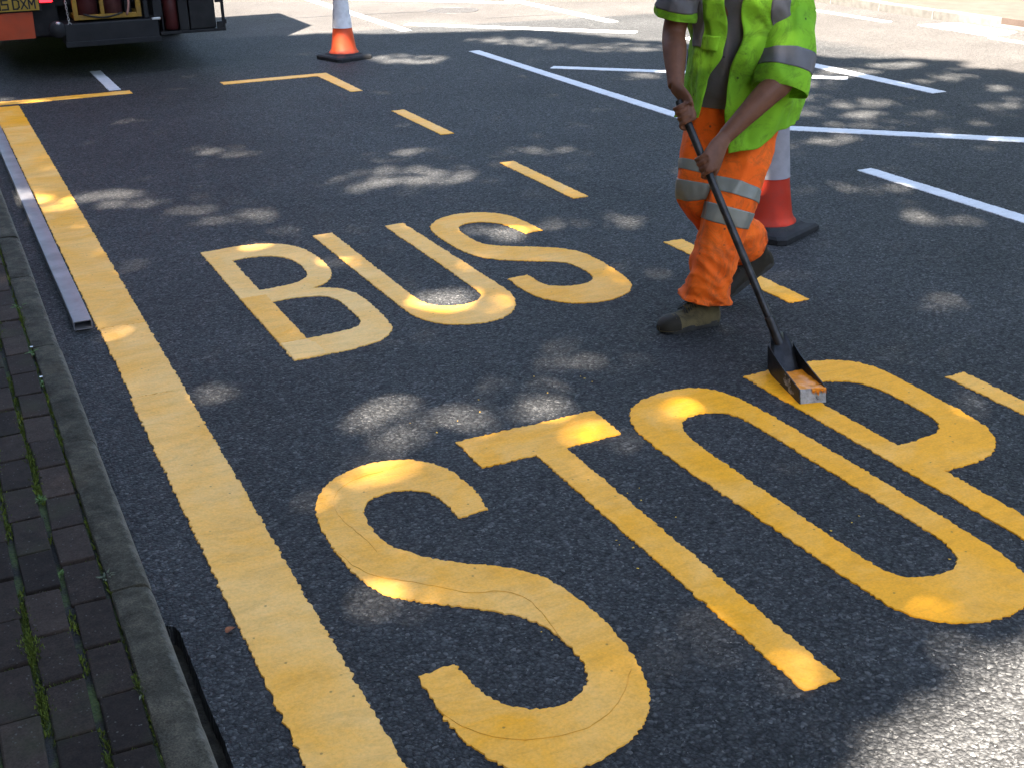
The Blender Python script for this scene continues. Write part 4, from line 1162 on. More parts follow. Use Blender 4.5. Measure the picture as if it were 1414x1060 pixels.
# head: skull, jaw, nose, ears, brow
HC = W(.018, -.285, 1.665)
hf = (FACE + Vector((0, 0, -.55))).normalized(); hs = SIDE; hu = hs.cross(hf).normalized() * -1
if hu.z < 0: hu = -hu
HM = Matrix((hs, hf, hu)).transposed()
def hp(x, y, z): return HC + HM @ Vector((x, y, z))
body.ball(HC + HM @ Vector((0, -.012, .03)), (.076, .096, .092), 24, 16, HM)
body.ball(HC + HM @ Vector((0, .022, -.045)), (.060, .070, .075), 20, 14, HM)
body.ball(hp(0, .082, -.093), (.024, .018, .018), 12, 8, HM)
body.tube([hp(0, .088, .022), hp(0, .103, -.005), hp(0, .116, -.028), hp(0, .098, -.038)], [.009, .011, .014, .010], 10)
body.tube([hp(-.048, .074, .030), hp(-.02, .089, .034), hp(.02, .089, .034), hp(.048, .074, .030)], [.008, .011, .011, .008], 8)
body.tube([hp(-.022, .086, -.062), hp(0, .094, -.060), hp(.022, .086, -.062)], [.005, .008, .005], 8)
body.tube([hp(-.020, .085, -.071), hp(0, .092, -.072), hp(.020, .085, -.071)], [.005, .008, .005], 8)
for s in (-1, 1):
    body.ball(hp(s * .079, -.012, -.005), (.010, .020, .031), 10, 8, HM)
# arms
body.tube(cr([W(.02, -.11, 1.42), RSH, RSH.lerp(RELB, .5), RELB, RELB.lerp(RWR, .35), RELB.lerp(RWR, .75), RWR], 24), cr([.06, .058, .052, .046, .047, .036, .031], 24), 18)
body.tube(cr([W(.14, -.09, 1.38), LSH, LSH.lerp(LELB, .5), LELB, LELB.lerp(LWR, .3), LELB.lerp(LWR, .72), LWR], 24), cr([.06, .060, .055, .050, .051, .039, .032], 24), 18)
# legs
RHIP, RKNEE, RANK = W(.05, .13, .90), W(-.012, .045, .545), W(.270, .225, .215)
LHIP, LKNEE, LANK = W(.205, .13, .89), W(.098, -.065, .515), W(.004, -.135, .105)
for h, k, a in ((RHIP, RKNEE, RANK), (LHIP, LKNEE, LANK)):
    body.tube(cr([h, h.lerp(k, .5), k, k.lerp(a, .35), a], 20), cr([.085, .076, .056, .055, .038], 20), 16)
RTOE, RHEEL = W(.095, .135, .0), W(.372, .280, .135)
LTOE, LHEEL = W(-.192, -.225, 0), W(.065, -.113, 0)
body.tube([RANK, RHEEL.lerp(RTOE, .45) + Vector((0, 0, .05)), RHEEL.lerp(RTOE, .85) + Vector((0, 0, .035))], [.034, .034, .024], 12)
body.tube([LANK, LHEEL.lerp(LTOE, .45) + Vector((0, 0, .05)), LHEEL.lerp(LTOE, .85) + Vector((0, 0, .035))], [.034, .034, .024], 12)

def hand(mb, wrist, grip, index_sign, thumb_fold=1.0):
    """closed hand: palm from the wrist, four bent fingers round the handle, thumb from the side of the palm"""
    back = wrist - grip
    Fd = -(back - HA * back.dot(HA)).normalized()            # fingers set off this way across the handle
    Nn = HA.cross(Fd).normalized()
    if Nn.dot(CAMDIR) < 0: Nn = -Nn                           # back of the hand
    rr = HR + .0085
    K = grip + Nn * (HR + .013) + Fd * .004
    # palm
    pm = wrist.lerp(K, .5) + Nn * .006
    mb.tube(cr([wrist, wrist.lerp(pm, .5), pm, K - Fd * .012, K], 10), [(a_, c_) for a_, c_ in zip(cr([.030, .034, .040, .043, .040], 10), cr([.026, .021, .018, .0165, .012], 10))], 18, ref=HA)
    offs = [(.033, .98, .0088), (.0115, 1.06, .0092), (-.0105, 1.0, .0088), (-.031, .80, .0078)]
    for o_, ln, r_ in offs:
        o_ *= index_sign
        c0 = grip + HA * o_
        pts = [K - Fd * .02 + HA * o_ * .95]
        for ang in (8, 35, 65, 95, 125, 155, 185, 215, 240):
            a_ = math.radians(ang * ln)
            bulge = 1.0 + .16 * max(0, math.cos((ang - 20) * math.pi / 85))
            pts.append(c0 + (Nn * math.cos(a_) + Fd * math.sin(a_)) * rr * bulge + HA * (index_sign * .003 * math.sin(a_)))
        rad = [r_ * k for k in (1.0, 1.14, 1.02, .96, 1.06, .94, .90, .96, .86, .62)]
        mb.tube(pts, rad, 10)
        mb.ball(pts[1] + Nn * .002, r_ * 1.14, 10, 8)         # knuckle
    # thumb
    b0 = wrist.lerp(K, .35) + HA * (index_sign * .026) - Nn * .004
    b1 = wrist.lerp(K, .72) + HA * (index_sign * .052) - Nn * .012
    b2 = grip + HA * (index_sign * .052) - Fd * .020 - Nn * .016
    b3 = grip + HA * (index_sign * .045) - Nn * .026 + Fd * .006
    b4 = grip + HA * (index_sign * .038) - Nn * .022 + Fd * .020
    mb.tube(cr([b0, b1, b2, b3, b4], 10), cr([.017, .0145, .0118, .0112, .007], 10), 12)
RG, LG = on_handle(.952), on_handle(.772)
hand(body, RWR, RG, 1)
hand(body, LWR, LG, 1)
skin = wp(remeshed(body, 'body', M_SKIN, 0.0042, 3, 0.5))
# eyes, hair
M_EYE = simple_mat('eye_white', (.75, .72, .68), .25, var=.03, bumpk=0); M_IRIS = simple_mat('iris', (.04, .03, .02), .2, var=.1, bumpk=0)
for s in (-1, 1):
    e = wp(MB().ball(hp(s * .030, .077, .008), .0115, 12, 10, HM).build('eye', M_EYE, smooth=True))
    wsub(MB().ball(hp(s * .030, .0865, .0065), (.0048, .003, .0048), 10, 8, HM).build('iris', M_IRIS, smooth=True), e)
hr = MB()
rs_ = random.Random(4)
for i in range(2600):
    th = math.acos(rs_.uniform(-.25, 1)); ph = rs_.uniform(0, 6.283)
    d = Vector((math.sin(th) * math.cos(ph), math.sin(th) * math.sin(ph), math.cos(th)))
    if d.y > .45 and d.z < .55: continue
    if abs(d.x) > .75 and d.z < .05 and d.y > -.3: continue
    p = HC + HM @ Vector((d.x * .077, d.y * .097 - .012, d.z * .093 + .03)); nrm = (HM @ d).normalized()
    t = nrm.cross(Vector((rs_.uniform(-1, 1), rs_.uniform(-1, 1), rs_.uniform(-1, 1)))).normalized()
    q = p + nrm * .012 + t * .010; sd = nrm.cross(t) * .0022
    hr.add([p - sd, p + sd, q + sd * .4, q - sd * .4], [(0, 1, 2, 3)])
hr.ball(HC + HM @ Vector((0, -.020, .036)), (.079, .095, .091), 20, 12, HM)
wp(hr.build('hair', M_HAIR))

# --- clothes as surface functions, so that stripes can lie exactly on them
def nz(x, y, z): return noise.noise(Vector((x, y, z)))
def ridge(x, y, z): return 1 - 2 * abs(nz(x, y, z))
def patch(S, u0, u1, v0, v1, nu, nv, off=0.0, name='patch', mat=None, thick=0.0, closed=False):
    e = 1e-3
    vs, fs = [], []
    cols = nu if closed else nu + 1
    for j in range(nv + 1):
        v = v0 + (v1 - v0) * j / nv
        for i in range(cols):
            u = u0 + (u1 - u0) * i / nu
            p = S(u, v)
            if off:
                n = (S(u + e, v) - S(u - e, v)).cross(S(u, min(v + e, 1)) - S(u, max(v - e, 0)))
                if n.length > 0: p = p + n.normalized() * off
            vs.append(p)
    for j in range(nv):
        for i in range(nu):
            a, b_ = j * cols + i, j * cols + (i + 1) % cols
            fs.append((a, b_, b_ + cols, a + cols))
    o = mesh_obj(name, [tuple(v) for v in vs], fs, mat, None, smooth=True)
    if thick:
        m = o.modifiers.new('thickness', 'SOLIDIFY'); m.thickness = thick; m.offset = 1.0 if off == 0 else 1.0
    return o
def lerpkeys(keys, v):
    for (v0, a), (v1, b_) in zip(keys[:-1], keys[1:]):
        if v <= v1:
            t = max(0.0, min(1.0, (v - v0) / (v1 - v0))); t = t * t * (3 - 2 * t)
            return a + (b_ - a) * t
    return keys[-1][1]
def tube_surface(path, rad, wr, ref=None):
    """path: Vectors; rad: (r_front, r_side) keys; wr(u, v) = outward displacement in metres"""
    P = cr(path, 60)
    ref = ref or FACE
    def S(u, v):
        v = max(0.0, min(1.0, v))
        x = v * 60; k = min(int(x), 59); t = x - k
        c = P[k].lerp(P[k + 1], t)
        T0 = (P[min(k + 1, 60)] - P[max(k - 1, 0)]); T1 = (P[min(k + 2, 60)] - P[max(k, 0)])
        tg = (T0.lerp(T1, t)).normalized()
        e1 = (ref - tg * ref.dot(tg)).normalized(); e2 = tg.cross(e1)
        a = 2 * math.pi * u
        r1, r2 = lerpkeys(rad[0], v), lerpkeys(rad[1], v)
        d = e1 * (math.cos(a) * r1) + e2 * (math.sin(a) * r2)
        return c + d + d.normalized() * wr(u, v)
    return S
def cyc(u): return math.cos(2 * math.pi * u), math.sin(2 * math.pi * u)
def wr_leg(seed, stack0, amp):
    def f(u, v):
        cx, sx = cyc(u)
        w = .011 * ridge(cx * 1.1 + seed, sx * 1.1, v * 4.0) + .004 * nz(cx * 1.8 + seed, sx * 1.8, v * 8)
        # drag folds behind the knee and over the thigh
        w += .006 * math.sin(v * 46 + 3.0 * sx + 2.2 * nz(cx + seed, sx, v * 3)) * math.exp(-((v - .52) / .13) ** 2) * (.5 + .5 * -cx)
        # cloth stacked up over the boot: creases running aslant
        k = max(0.0, (v - stack0) / (1 - stack0))
        w += amp * (k ** .55) * (1.0 * ridge(cx * .55 + seed, sx * .55, v * 15 + 1.1 * cx + .8 * sx) + .22 * ridge(cx * 1.2, sx * 1.2 + seed, v * 24 - 1.5 * sx) + .1)
        w += .004 * ridge(cx * 1.6 + seed, sx * 1.6, v * 12 + 1.4 * sx)
        return w
    return f
LLEG = tube_surface([W(.200, .12, .95), W(.190, .085, .80), W(.150, -.01, .66), W(.104, -.07, .525), W(.058, -.105, .35), W(.022, -.125, .22), W(.006, -.130, .116)],
                    ([(0, .115), (.25, .112), (.5, .094), (.68, .082), (.85, .082), (1, .092)], [(0, .115), (.25, .108), (.5, .098), (.68, .084), (.85, .084), (1, .096)]), wr_leg(3.1, .62, .013))
RLEG = tube_surface([W(.06, .13, .95), W(.045, .115, .80), W(.012, .07, .66), W(-.010, .045, .55), W(.06, .09, .44), W(.165, .165, .325), W(.255, .218, .240)],
                    ([(0, .115), (.25, .108), (.5, .096), (.65, .090), (.85, .086), (1, .078)], [(0, .115), (.25, .105), (.5, .094), (.65, .088), (.85, .086), (1, .080)]), wr_leg(8.4, .68, .014))
def hips(u, v):
    c = W(.13, .135, .78 + .27 * v) + FACE * (.0)
    a = 2 * math.pi * u
    r1, r2 = lerpkeys([(0, .115), (.3, .135), (1, .125)], v), lerpkeys([(0, .135), (.3, .178), (1, .165)], v)
    cx, sx = cyc(u)
    d = FACE * (math.cos(a) * r1) + SIDE * (-math.sin(a) * r2)
    return c + d + d.normalized() * (.008 * ridge(cx * 1.5, sx * 1.5, v * 4))
tro = patch(LLEG, 0, 1, 0, 1, 72, 190, name='trousers', mat=M_ORANGE, closed=True)
parts = [(LLEG, 72, 190), (RLEG, 72, 170), (hips, 72, 36)]
tv, tf = [], []
for S, nu, nv in parts:
    n0 = len(tv)
    for j in range(nv + 1):
        for i in range(nu): tv.append(tuple(S(i / nu, j / nv)))
    for j in range(nv):
        for i in range(nu):
            a, b_ = n0 + j * nu + i, n0 + j * nu + (i + 1) % nu
            tf.append((a, b_, b_ + nu, a + nu))
    if S is not hips:
        # turn the cuff under
        n1 = len(tv)
        for i in range(nu):
            p = S(i / nu, 1.0); c = S(0, 1.0).lerp(S(.5, 1.0), .5)
            tv.append(tuple(c + (p - c) * .9 + Vector((0, 0, .02))))
        for i in range(nu):
            a, b_ = n0 + nv * nu + i, n0 + nv * nu + (i + 1) % nu
            tf.append((a, b_, n1 + (i + 1) % nu, n1 + i))
bpy.data.objects.remove(tro)
trousers = wp(mesh_obj('trousers', tv, tf, M_ORANGE, smooth=True))
for S, bands in ((LLEG, ((.425, .480), (.525, .585))), (RLEG, ((.350, .412), (.450, .508)))):
    for v0, v1 in bands:
        wsub(patch(S, 0, 1, v0, v1, 72, 12, off=-.0022 if False else .0022, name='reflective_stripe', mat=M_REFL, thick=.001, closed=True), trousers)

# tee shirt
def tee(u, v):
    c = W(.125 - .045 * v, .09 - .19 * v, .90 + .58 * v)
    a = 2 * math.pi * u
    r1, r2 = lerpkeys([(0, .135), (.5, .140), (.8, .138), (1, .10)], v), lerpkeys([(0, .172), (.5, .180), (.85, .165), (1, .11)], v)
    cx, sx = cyc(u)
    d = FACE * (math.cos(a) * r1) + SIDE * (-math.sin(a) * r2)
    return c + d + d.normalized() * (.010 * ridge(cx * 1.6, sx * 1.6, v * 3.5))
tee_o = wp(patch(tee, 0, 1, 0, 1, 64, 60, name='tee_shirt', mat=M_TEE, closed=True))

# open jacket: u runs from the front edge of his left flap round the back to the edge of his right flap
def hemz(th):
    k = [(-.35, .742), (.15, .760), (.8, .825), (1.6, .845), (3.14, .80), (4.4, .84), (5.2, .875), (5.6, .885), (5.9, .865), (6.4, .86)]
    return lerpkeys(k, th)
def jacket(u, v):
    v = max(0.0, min(1.0, v))
    # opening edges, angle from straight ahead (towards the camera side), wider at the hem
    zz = v
    tR = lerpkeys([(0, -.20), (.25, -.42), (.45, -.42), (.7, -.22), (1, .0)], v)
    tL = 2 * math.pi + lerpkeys([(0, -.80), (.25, -.74), (.45, -.56), (.7, -.44), (1, -.42)], v)
    th = tR + (tL - tR) * u
    z0 = hemz(th)
    z = z0 + (1.47 - z0) * v
    q = max(0.0, min(1.0, (z - .74) / .73))
    cx = lerpkeys([(0, .115), (.3, .150), (.6, .155), (.85, .10), (1, .075)], q)
    cy = lerpkeys([(0, .075), (.35, .05), (.6, 0.0), (.85, -.085), (1, -.14)], q)
    w = lerpkeys([(0, .222), (.3, .226), (.6, .222), (.85, .205), (.95, .14), (1, .085)], q)
    d = lerpkeys([(0, .205), (.3, .190), (.6, .165), (.85, .135), (.95, .10), (1, .075)], q)
    ct, st = math.cos(th), math.sin(th)
    w_ = .015 * ridge(ct * 1.3 + 5, st * 1.3, q * 2.6 + .8 * st) + .007 * nz(ct * 3 + 2, st * 3, q * 5) + .004 * nz(ct * 7, st * 7, q * 9)
    w_ += .011 * ridge(ct * 1.7, st * 1.7 + 3, q * 4 + 1.1 * st) + .006 * ridge(ct * 3.5, st * 3.5, q * 7 - 1.5 * ct)
    # hanging folds flare towards the hem
    w_ += .012 * (1 - q) ** 1.5 * math.sin(th * 5 + 3 * nz(ct, st, q * 2))
    # drag from the raised shoulder across the front
    w_ += .006 * math.sin((th * 2.0 + q * 15)) * math.exp(-((q - .55) / .25) ** 2)
    # the two front edges curl outward a little
    ed = max(0.0, 1 - u / .06) + max(0.0, (u - .94) / .06)
    w_ += .018 * ed * (1 - .5 * q)
    return W(cx + (w + w_) * st, cy - (d + w_) * ct, z)
jk = patch(jacket, 0, 1, 0, 1, 150, 110, name='jacket', mat=M_LIME, thick=.0025)
wp(jk)
# sleeves
def wr_slv(seed):
    def f(u, v):
        cx, sx = cyc(u)
        return .008 * ridge(cx * 1.2 + seed, sx * 1.2, v * 2.4) + .004 * math.sin(v * 22 + 2 * cx + 3 * nz(cx + seed, sx, v * 2)) + .004 * nz(cx * 4 + seed, sx * 4, v * 6)
    return f
LSLV = tube_surface([W(.20, -.05, 1.45), W(.268, -.055, 1.37), W(.278, -.10, 1.24), W(.268, -.165, 1.11), W(.240, -.205, 1.008)],
                    ([(0, .06), (.2, .090), (.5, .100), (1, .103)], [(0, .06), (.2, .092), (.5, .100), (1, .104)]), wr_slv(1.7))
RSLV = tube_surface([W(-.02, -.12, 1.50), W(-.11, -.12, 1.46), W(-.150, -.12, 1.37), W(-.168, -.115, 1.275)],
                    ([(0, .06), (.3, .082), (1, .078)], [(0, .06), (.3, .084), (1, .074)]), wr_slv(6.2))
s1 = wsub(patch(LSLV, 0, 1, 0, 1, 72, 80, name='sleeve', mat=M_LIME, closed=True, thick=.0025), jk)
s2 = wsub(patch(RSLV, 0, 1, 0, 1, 64, 60, name='sleeve', mat=M_LIME, closed=True, thick=.0025), jk)
wsub(patch(LSLV, 0, 1, .70, .825, 72, 12, off=.004, name='reflective_band', mat=M_REFLJ, thick=.001, closed=True), jk)
wsub(patch(RSLV, 0, 1, .62, .86, 64, 12, off=.004, name='reflective_band', mat=M_REFLJ, thick=.001, closed=True), jk)
# braces of reflective tape over the shoulders and one band round the body
wsub(patch(jacket, .085, .150, .48, .99, 10, 60, off=.0045, name='reflective_band', mat=M_REFLJ, thick=.001), jk)
wsub(patch(jacket, .860, .920, .48, .99, 10, 60, off=.0045, name='reflective_band', mat=M_REFLJ, thick=.001), jk)
wsub(patch(jacket, .30, .80, .36, .46, 60, 8, off=.0045, name='reflective_band', mat=M_REFLJ, thick=.001), jk)
# a breast pocket flap on the right hand flap and the hem piping
wsub(patch(jacket, .925, .985, .46, .56, 8, 8, off=.005, name='pocket_flap', mat=M_LIME, thick=.003), jk)

# boots
def boot(heel, toe, roll_up, mat, name):
    x = (toe - heel); L = x.length; x = x / L
    y = UP.cross(x).normalized(); z = x.cross(y).normalized()
    M = Matrix(((x.x, y.x, z.x, heel.x), (x.y, y.y, z.y, heel.y), (x.z, y.z, z.z, heel.z), (0, 0, 0, 1)))
    mb = MB()
    secs = [(-.006, .024, .070), (.012, .036, .10), (.05, .041, .122), (.09, .041, .116), (.13, .043, .099), (.165, .047, .083), (.195, .052, .073), (.215, .054, .071), (.24, .053, .069), (.270, .046, .060), (.290, .032, .046), (.300, .014, .030)]
    vs, fs = [], []
    seg = 20
    for sx, w, h in secs:
        for k in range(seg):
            a = 2 * math.pi * k / seg
            cy, cz = math.cos(a), math.sin(a)
            yy = math.copysign(abs(cy) ** .75, cy) * w
            zz = .018 + (h - .018) * max(0, cz) ** .8 if cz > 0 else .018 - .010 * min(1, -cz * 2)
            vs.append((sx * L / .29, yy, zz))
    for i in range(len(secs) - 1):
        for k in range(seg):
            a, b_ = i * seg + k, i * seg + (k + 1) % seg
            fs.append((a, b_, b_ + seg, a + seg))
    fs.append(tuple(range(seg - 1, -1, -1))); fs.append(tuple((len(secs) - 1) * seg + k for k in range(seg)))
    mb.add(vs, fs)
    mb.tube([(.054, 0, .055), (.052, 0, .11), (.046, 0, .16), (.044, 0, .185)], [(.054, .040), (.054, .040), (.056, .044), (.058, .047)], 20, ref=(1, 0, 0))
    # toe cap ridge, tongue
    mb.tube([(.225, -.050, .034), (.222, -.034, .062), (.220, 0, .0715), (.222, .034, .062), (.225, .050, .034)], .004, 8)
    mb.tube([(.10, 0, .118), (.13, 0, .106), (.165, 0, .090)], [(.010, .022), (.010, .024), (.008, .022)], 12, ref=(0, 0, 1))
    mb.v = [tuple(M @ Vector(v)) for v in mb.v]
    o = wp(remeshed(mb, name, mat, .0042, 4, .5))
    # sole
    ol = []
    prof = [(-.006, .0), (.0, .026), (.02, .037), (.05, .041), (.09, .039), (.13, .042), (.17, .049), (.21, .053), (.245, .050), (.272, .041), (.292, .026), (.301, .0)]
    ol = [(a_ * L / .29, b_) for a_, b_ in prof] + [(a_ * L / .29, -b_) for a_, b_ in prof[-2:0:-1]]
    n = len(ol)
    vs = [tuple(M @ Vector((a_, b_ * .97, 0.0 + (.008 if a_ > .27 * L / .29 else 0)))) for a_, b_ in ol] + [tuple(M @ Vector((a_, b_, .008))) for a_, b_ in ol] + [tuple(M @ Vector((a_, b_, .024))) for a_, b_ in ol] + [tuple(M @ Vector((a_ * .985, b_ * .93, .027))) for a_, b_ in ol]
    fs = [tuple(range(n))[::-1]]
    for j in range(3):
        for i in range(n):
            fs.append((j * n + i, j * n + (i + 1) % n, (j + 1) * n + (i + 1) % n, (j + 1) * n + i))
    fs.append(tuple(3 * n + i for i in range(n)))
    fs = [f[::-1] for f in fs]
    wsub(mesh_obj('sole', vs, fs, M_SOLE, smooth=True, flat_angle=40), o)
    cap = MB()
    vs, fs = [], []
    cs = [(sx, w * 1.025, h + .0015) for sx, w, h in secs if sx >= .215]
    for sx, w, h in cs:
        for k in range(seg // 2 + 1):
            a = math.pi * k / (seg // 2)
            cy, cz = math.cos(a), math.sin(a)
            vs.append(tuple(M @ Vector((sx * L / .29 + (.002 if sx > .28 else 0), math.copysign(abs(cy) ** .75, cy) * w, .016 + (h - .016) * max(0, cz) ** .8))))
    q = seg // 2 + 1
    for i in range(len(cs) - 1):
        for k in range(q - 1):
            a = i * q + k
            fs.append((a, a + q, a + q + 1, a + 1))
    wsub(mesh_obj('toe_cap', vs, fs, M_BOOTDARK, smooth=True), o)
    lc = MB()
    for i in range(4):
        xx = .108 + i * .019; hh = .126 - i * .0105
        lc.tube([(xx, -.030, hh - .016), (xx + .006, 0, hh + .004), (xx + .014, .030, hh - .016)], .0026, 5)
        lc.tube([(xx, .030, hh - .016), (xx + .006, 0, hh + .005), (xx + .014, -.030, hh - .016)], .0026, 5)
    for s in (-1, 1):
        lc.tube([(.118, 0, .126), (.125, s * .018, .134), (.145, s * .034, .116), (.138, s * .020, .112), (.118, 0, .126)], .0016, 5)
        lc.tube([(.118, 0, .126), (.14, s * .014, .120), (.165, s * .040, .088)], .0016, 5)
    lc.v = [tuple(M @ Vector(v)) for v in lc.v]
    wsub(lc.build('laces', M_SOLE, smooth=True), o)
    return o
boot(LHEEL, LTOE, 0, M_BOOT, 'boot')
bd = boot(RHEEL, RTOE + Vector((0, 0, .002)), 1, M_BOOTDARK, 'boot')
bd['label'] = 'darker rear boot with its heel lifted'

# ------------------------------------------------------------------ the applicator box on its long handle
M_BOX = simple_mat('sooty_steel', (0.016, 0.016, 0.018), 0.42, metal=0.35, var=0.4, scale=30, bumpk=0.35, bscale=90, dirt=(0.075, 0.072, 0.068), dirt_amt=0.45, dirt_scale=18)
M_HANDLE = simple_mat('black_handle', (0.020, 0.020, 0.022), 0.38, metal=0.2, var=0.4, scale=25, bumpk=0.15, dirt=(0.10, 0.09, 0.08), dirt_amt=0.4, dirt_scale=20)
M_HOT = simple_mat('molten_thermoplastic', (0.78, 0.25, 0.012), 0.28, var=0.2, scale=22, bumpk=0.25, bscale=18, bdist=.004)
def crust_mat():
    m, nt, b = new_mat('paint_crusted_steel')
    co = coord(nt)
    n1 = N(nt, 'ShaderNodeTexNoise', i_Scale=26.0, i_Detail=8.0, i_Roughness=0.7); nt.links.new(co, n1.inputs['Vector'])
    c = ramp(nt, n1.outputs['Fac'], [(0.38, (0.035, 0.03, 0.026)), (0.44, (0.22, 0.205, 0.18)), (0.62, (0.38, 0.37, 0.345))])
    nt.links.new(c, b.inputs['Base Color']); b.inputs['Roughness'].default_value = .65
    bump(nt, b, n1.outputs['Fac'], .6, .004)
    return m
M_CRUST = crust_mat()
box_dir = WD((.18, -.984, 0)).normalized(); box_rt = Vector((-box_dir.y, box_dir.x, 0))
if box_rt.dot(WA) < 0: box_rt = -box_rt
BO = W(.177, -.671, 0.0)                 # back left bottom corner of the box
def bx(l, r, z): return BO + box_dir * l + box_rt * r + Vector((0, 0, z))
BW, BL = .108, .310
tool = empty('applicator_box', W(.22, -.82, 0), 0, 'black long-handled applicator box of molten yellow paint held by the worker', 'applicator')
TINV = Matrix.Translation(-W(.22, -.82, 0))
def tpart(o, par=None):
    o.parent = par or tool; o.matrix_parent_inverse = TINV; return o
def plate(mb, quad_pts, th, nrm):
    q = [Vector(p) for p in quad_pts]; n = Vector(nrm).normalized() * th
    mb.add(q + [p + n for p in q], [(3, 2, 1, 0), (4, 5, 6, 7), (0, 1, 5, 4), (1, 2, 6, 5), (2, 3, 7, 6), (3, 0, 4, 7)])
t_ = .004
lw = MB()      # left wall: deep at the back, sloping down to the front lip
plate(lw, [bx(-.01, 0, .012), bx(.03, 0, .003), bx(BL, 0, .003), bx(BL - .012, 0, .056), bx(.10, 0, .078), bx(0, -.004, .098)][:4], t_, box_rt)
def wall(r0, nr):
    pts = [(-.008, .016), (.035, .002), (BL, .002), (BL - .014, .056), (.16, .070), (.05, .088), (-.022, .108)]
    n = len(pts); vs = [bx(l, r0, z) for l, z in pts] + [bx(l, r0 + nr, z) for l, z in pts]
    fs = [tuple(range(n)), tuple(range(2 * n - 1, n - 1, -1))] + [(i, i + n, (i + 1) % n + n, (i + 1) % n) for i in range(n)]
    return MB().add(vs, fs)
for r0, nr, lb in ((0, t_, None), (BW - t_, t_, None)):
    tpart(wall(r0, nr).build('side_wall', M_BOX))
# paint-spattered streak on the outside of the left wall
sp = MB()
rs2 = random.Random(8)
for k in range(14):
    l0 = .20 + rs2.gauss(0, .022); z0 = .034 + rs2.gauss(0, .010) - (l0 - .2) * .15; q = rs2.uniform(.004, .013)
    vs = [bx(l0, -.0022, z0)]; m_ = 12
    for j in range(m_):
        a = 6.2832 * j / m_; rr = q * rs2.uniform(.6, 1.25)
        vs.append(bx(l0 + rr * 1.5 * math.cos(a), -.0008, max(.004, z0 + rr * math.sin(a))))
    sp.add(vs, [(0, j + 1, (j + 1) % m_ + 1) for j in range(m_)])
tpart(sp.build('paint_splash', M_CRUST, smooth=True))
fw = MB(); plate(fw, [bx(BL, t_, .002), bx(BL, BW - t_, .002), bx(BL - .014, BW - t_, .055), bx(BL - .014, t_, .055)], t_, box_dir * -1)
tpart(fw.build('front_wall', M_CRUST))
fl = MB(); plate(fl, [bx(.03, t_, .006), bx(.03, BW - t_, .006), bx(BL - .005, BW - t_, .006), bx(BL - .005, t_, .006)], .003, UP)
tpart(fl.build('floor_plate', M_BOX))
# curved back plate that rises to the socket
vs, fs = [], []
secs = [(.10, .010, 0), (.055, .030, 0), (.020, .062, 0), (-.010, .098, .006), (-.035, .122, .014), (-.062, .142, .018)]
for l, z, ins in secs:
    for k in range(7):
        r = t_ + ins + (BW - 2 * t_ - 2 * ins) * k / 6
        vs.append(bx(l, r, z - .010 * math.sin(math.pi * k / 6) * (1 if l < 0 else .3)))
for i in range(len(secs) - 1):
    for k in range(6):
        a = i * 7 + k
        fs.append((a, a + 1, a + 8, a + 7))
bp = mesh_obj('back_plate', [tuple(v) for v in vs], fs, M_BOX, smooth=True)
bp.modifiers.new('thickness', 'SOLIDIFY').thickness = .004
tpart(bp)
# molten thermoplastic lying in the box, with a lumpy skin and a lip run over the front
vs, fs = [], []
nx, ny = 22, 12
for i in range(nx + 1):
    for j in range(ny + 1):
        l = .075 + (BL - .012 - .075) * i / nx; r = t_ + (BW - 2 * t_) * j / ny
        z = .030 + .016 * (i / nx) + .010 * abs(j / ny - .4) + .004 * nz(l * 40, r * 40, 1)
        vs.append(bx(l, r, z))
for i in range(nx):
    for j in range(ny):
        a = i * (ny + 1) + j
        fs.append((a, a + ny + 1, a + ny + 2, a + 1))
tpart(mesh_obj('molten_paint', [tuple(v) for v in vs], fs, M_HOT, smooth=True))
dr = MB()
rd = random.Random(12)
dr.tube(cr([bx(BL - .013, .046, .0555), bx(BL - .011, .066, .0575), bx(BL - .010, .086, .0565), bx(BL - .012, .103, .0555)], 14), cr([.0015, .0034, .0038, .0022], 14), 8)
for k in range(20):
    r = .050 + k * .0027 + rd.uniform(-.001, .001); ln = .003 + .016 * rd.random() ** 2.2; q = rd.uniform(.0010, .0019)
    dr.tube([bx(BL - .012, r, .0565), bx(BL - .0085, r, .053), bx(BL - .006 + ln * .2, r, .050 - ln)], [q * 1.4, q * 1.2, q * .5], 7)
tpart(dr.build('paint_drips', M_HOT, smooth=True))
SOCK = bx(-.050, BW / 2, .132)
hd = MB().tube([H_TOP - HA * .015, H_TOP, H_BOT - HA * .10, H_BOT - HA * .098, H_BOT + HA * .005, SOCK], [HR * .8, HR, HR, .0185, .0195, .020], 14)
tpart(hd.build('handle', M_HANDLE, smooth=True, flat_angle=50))

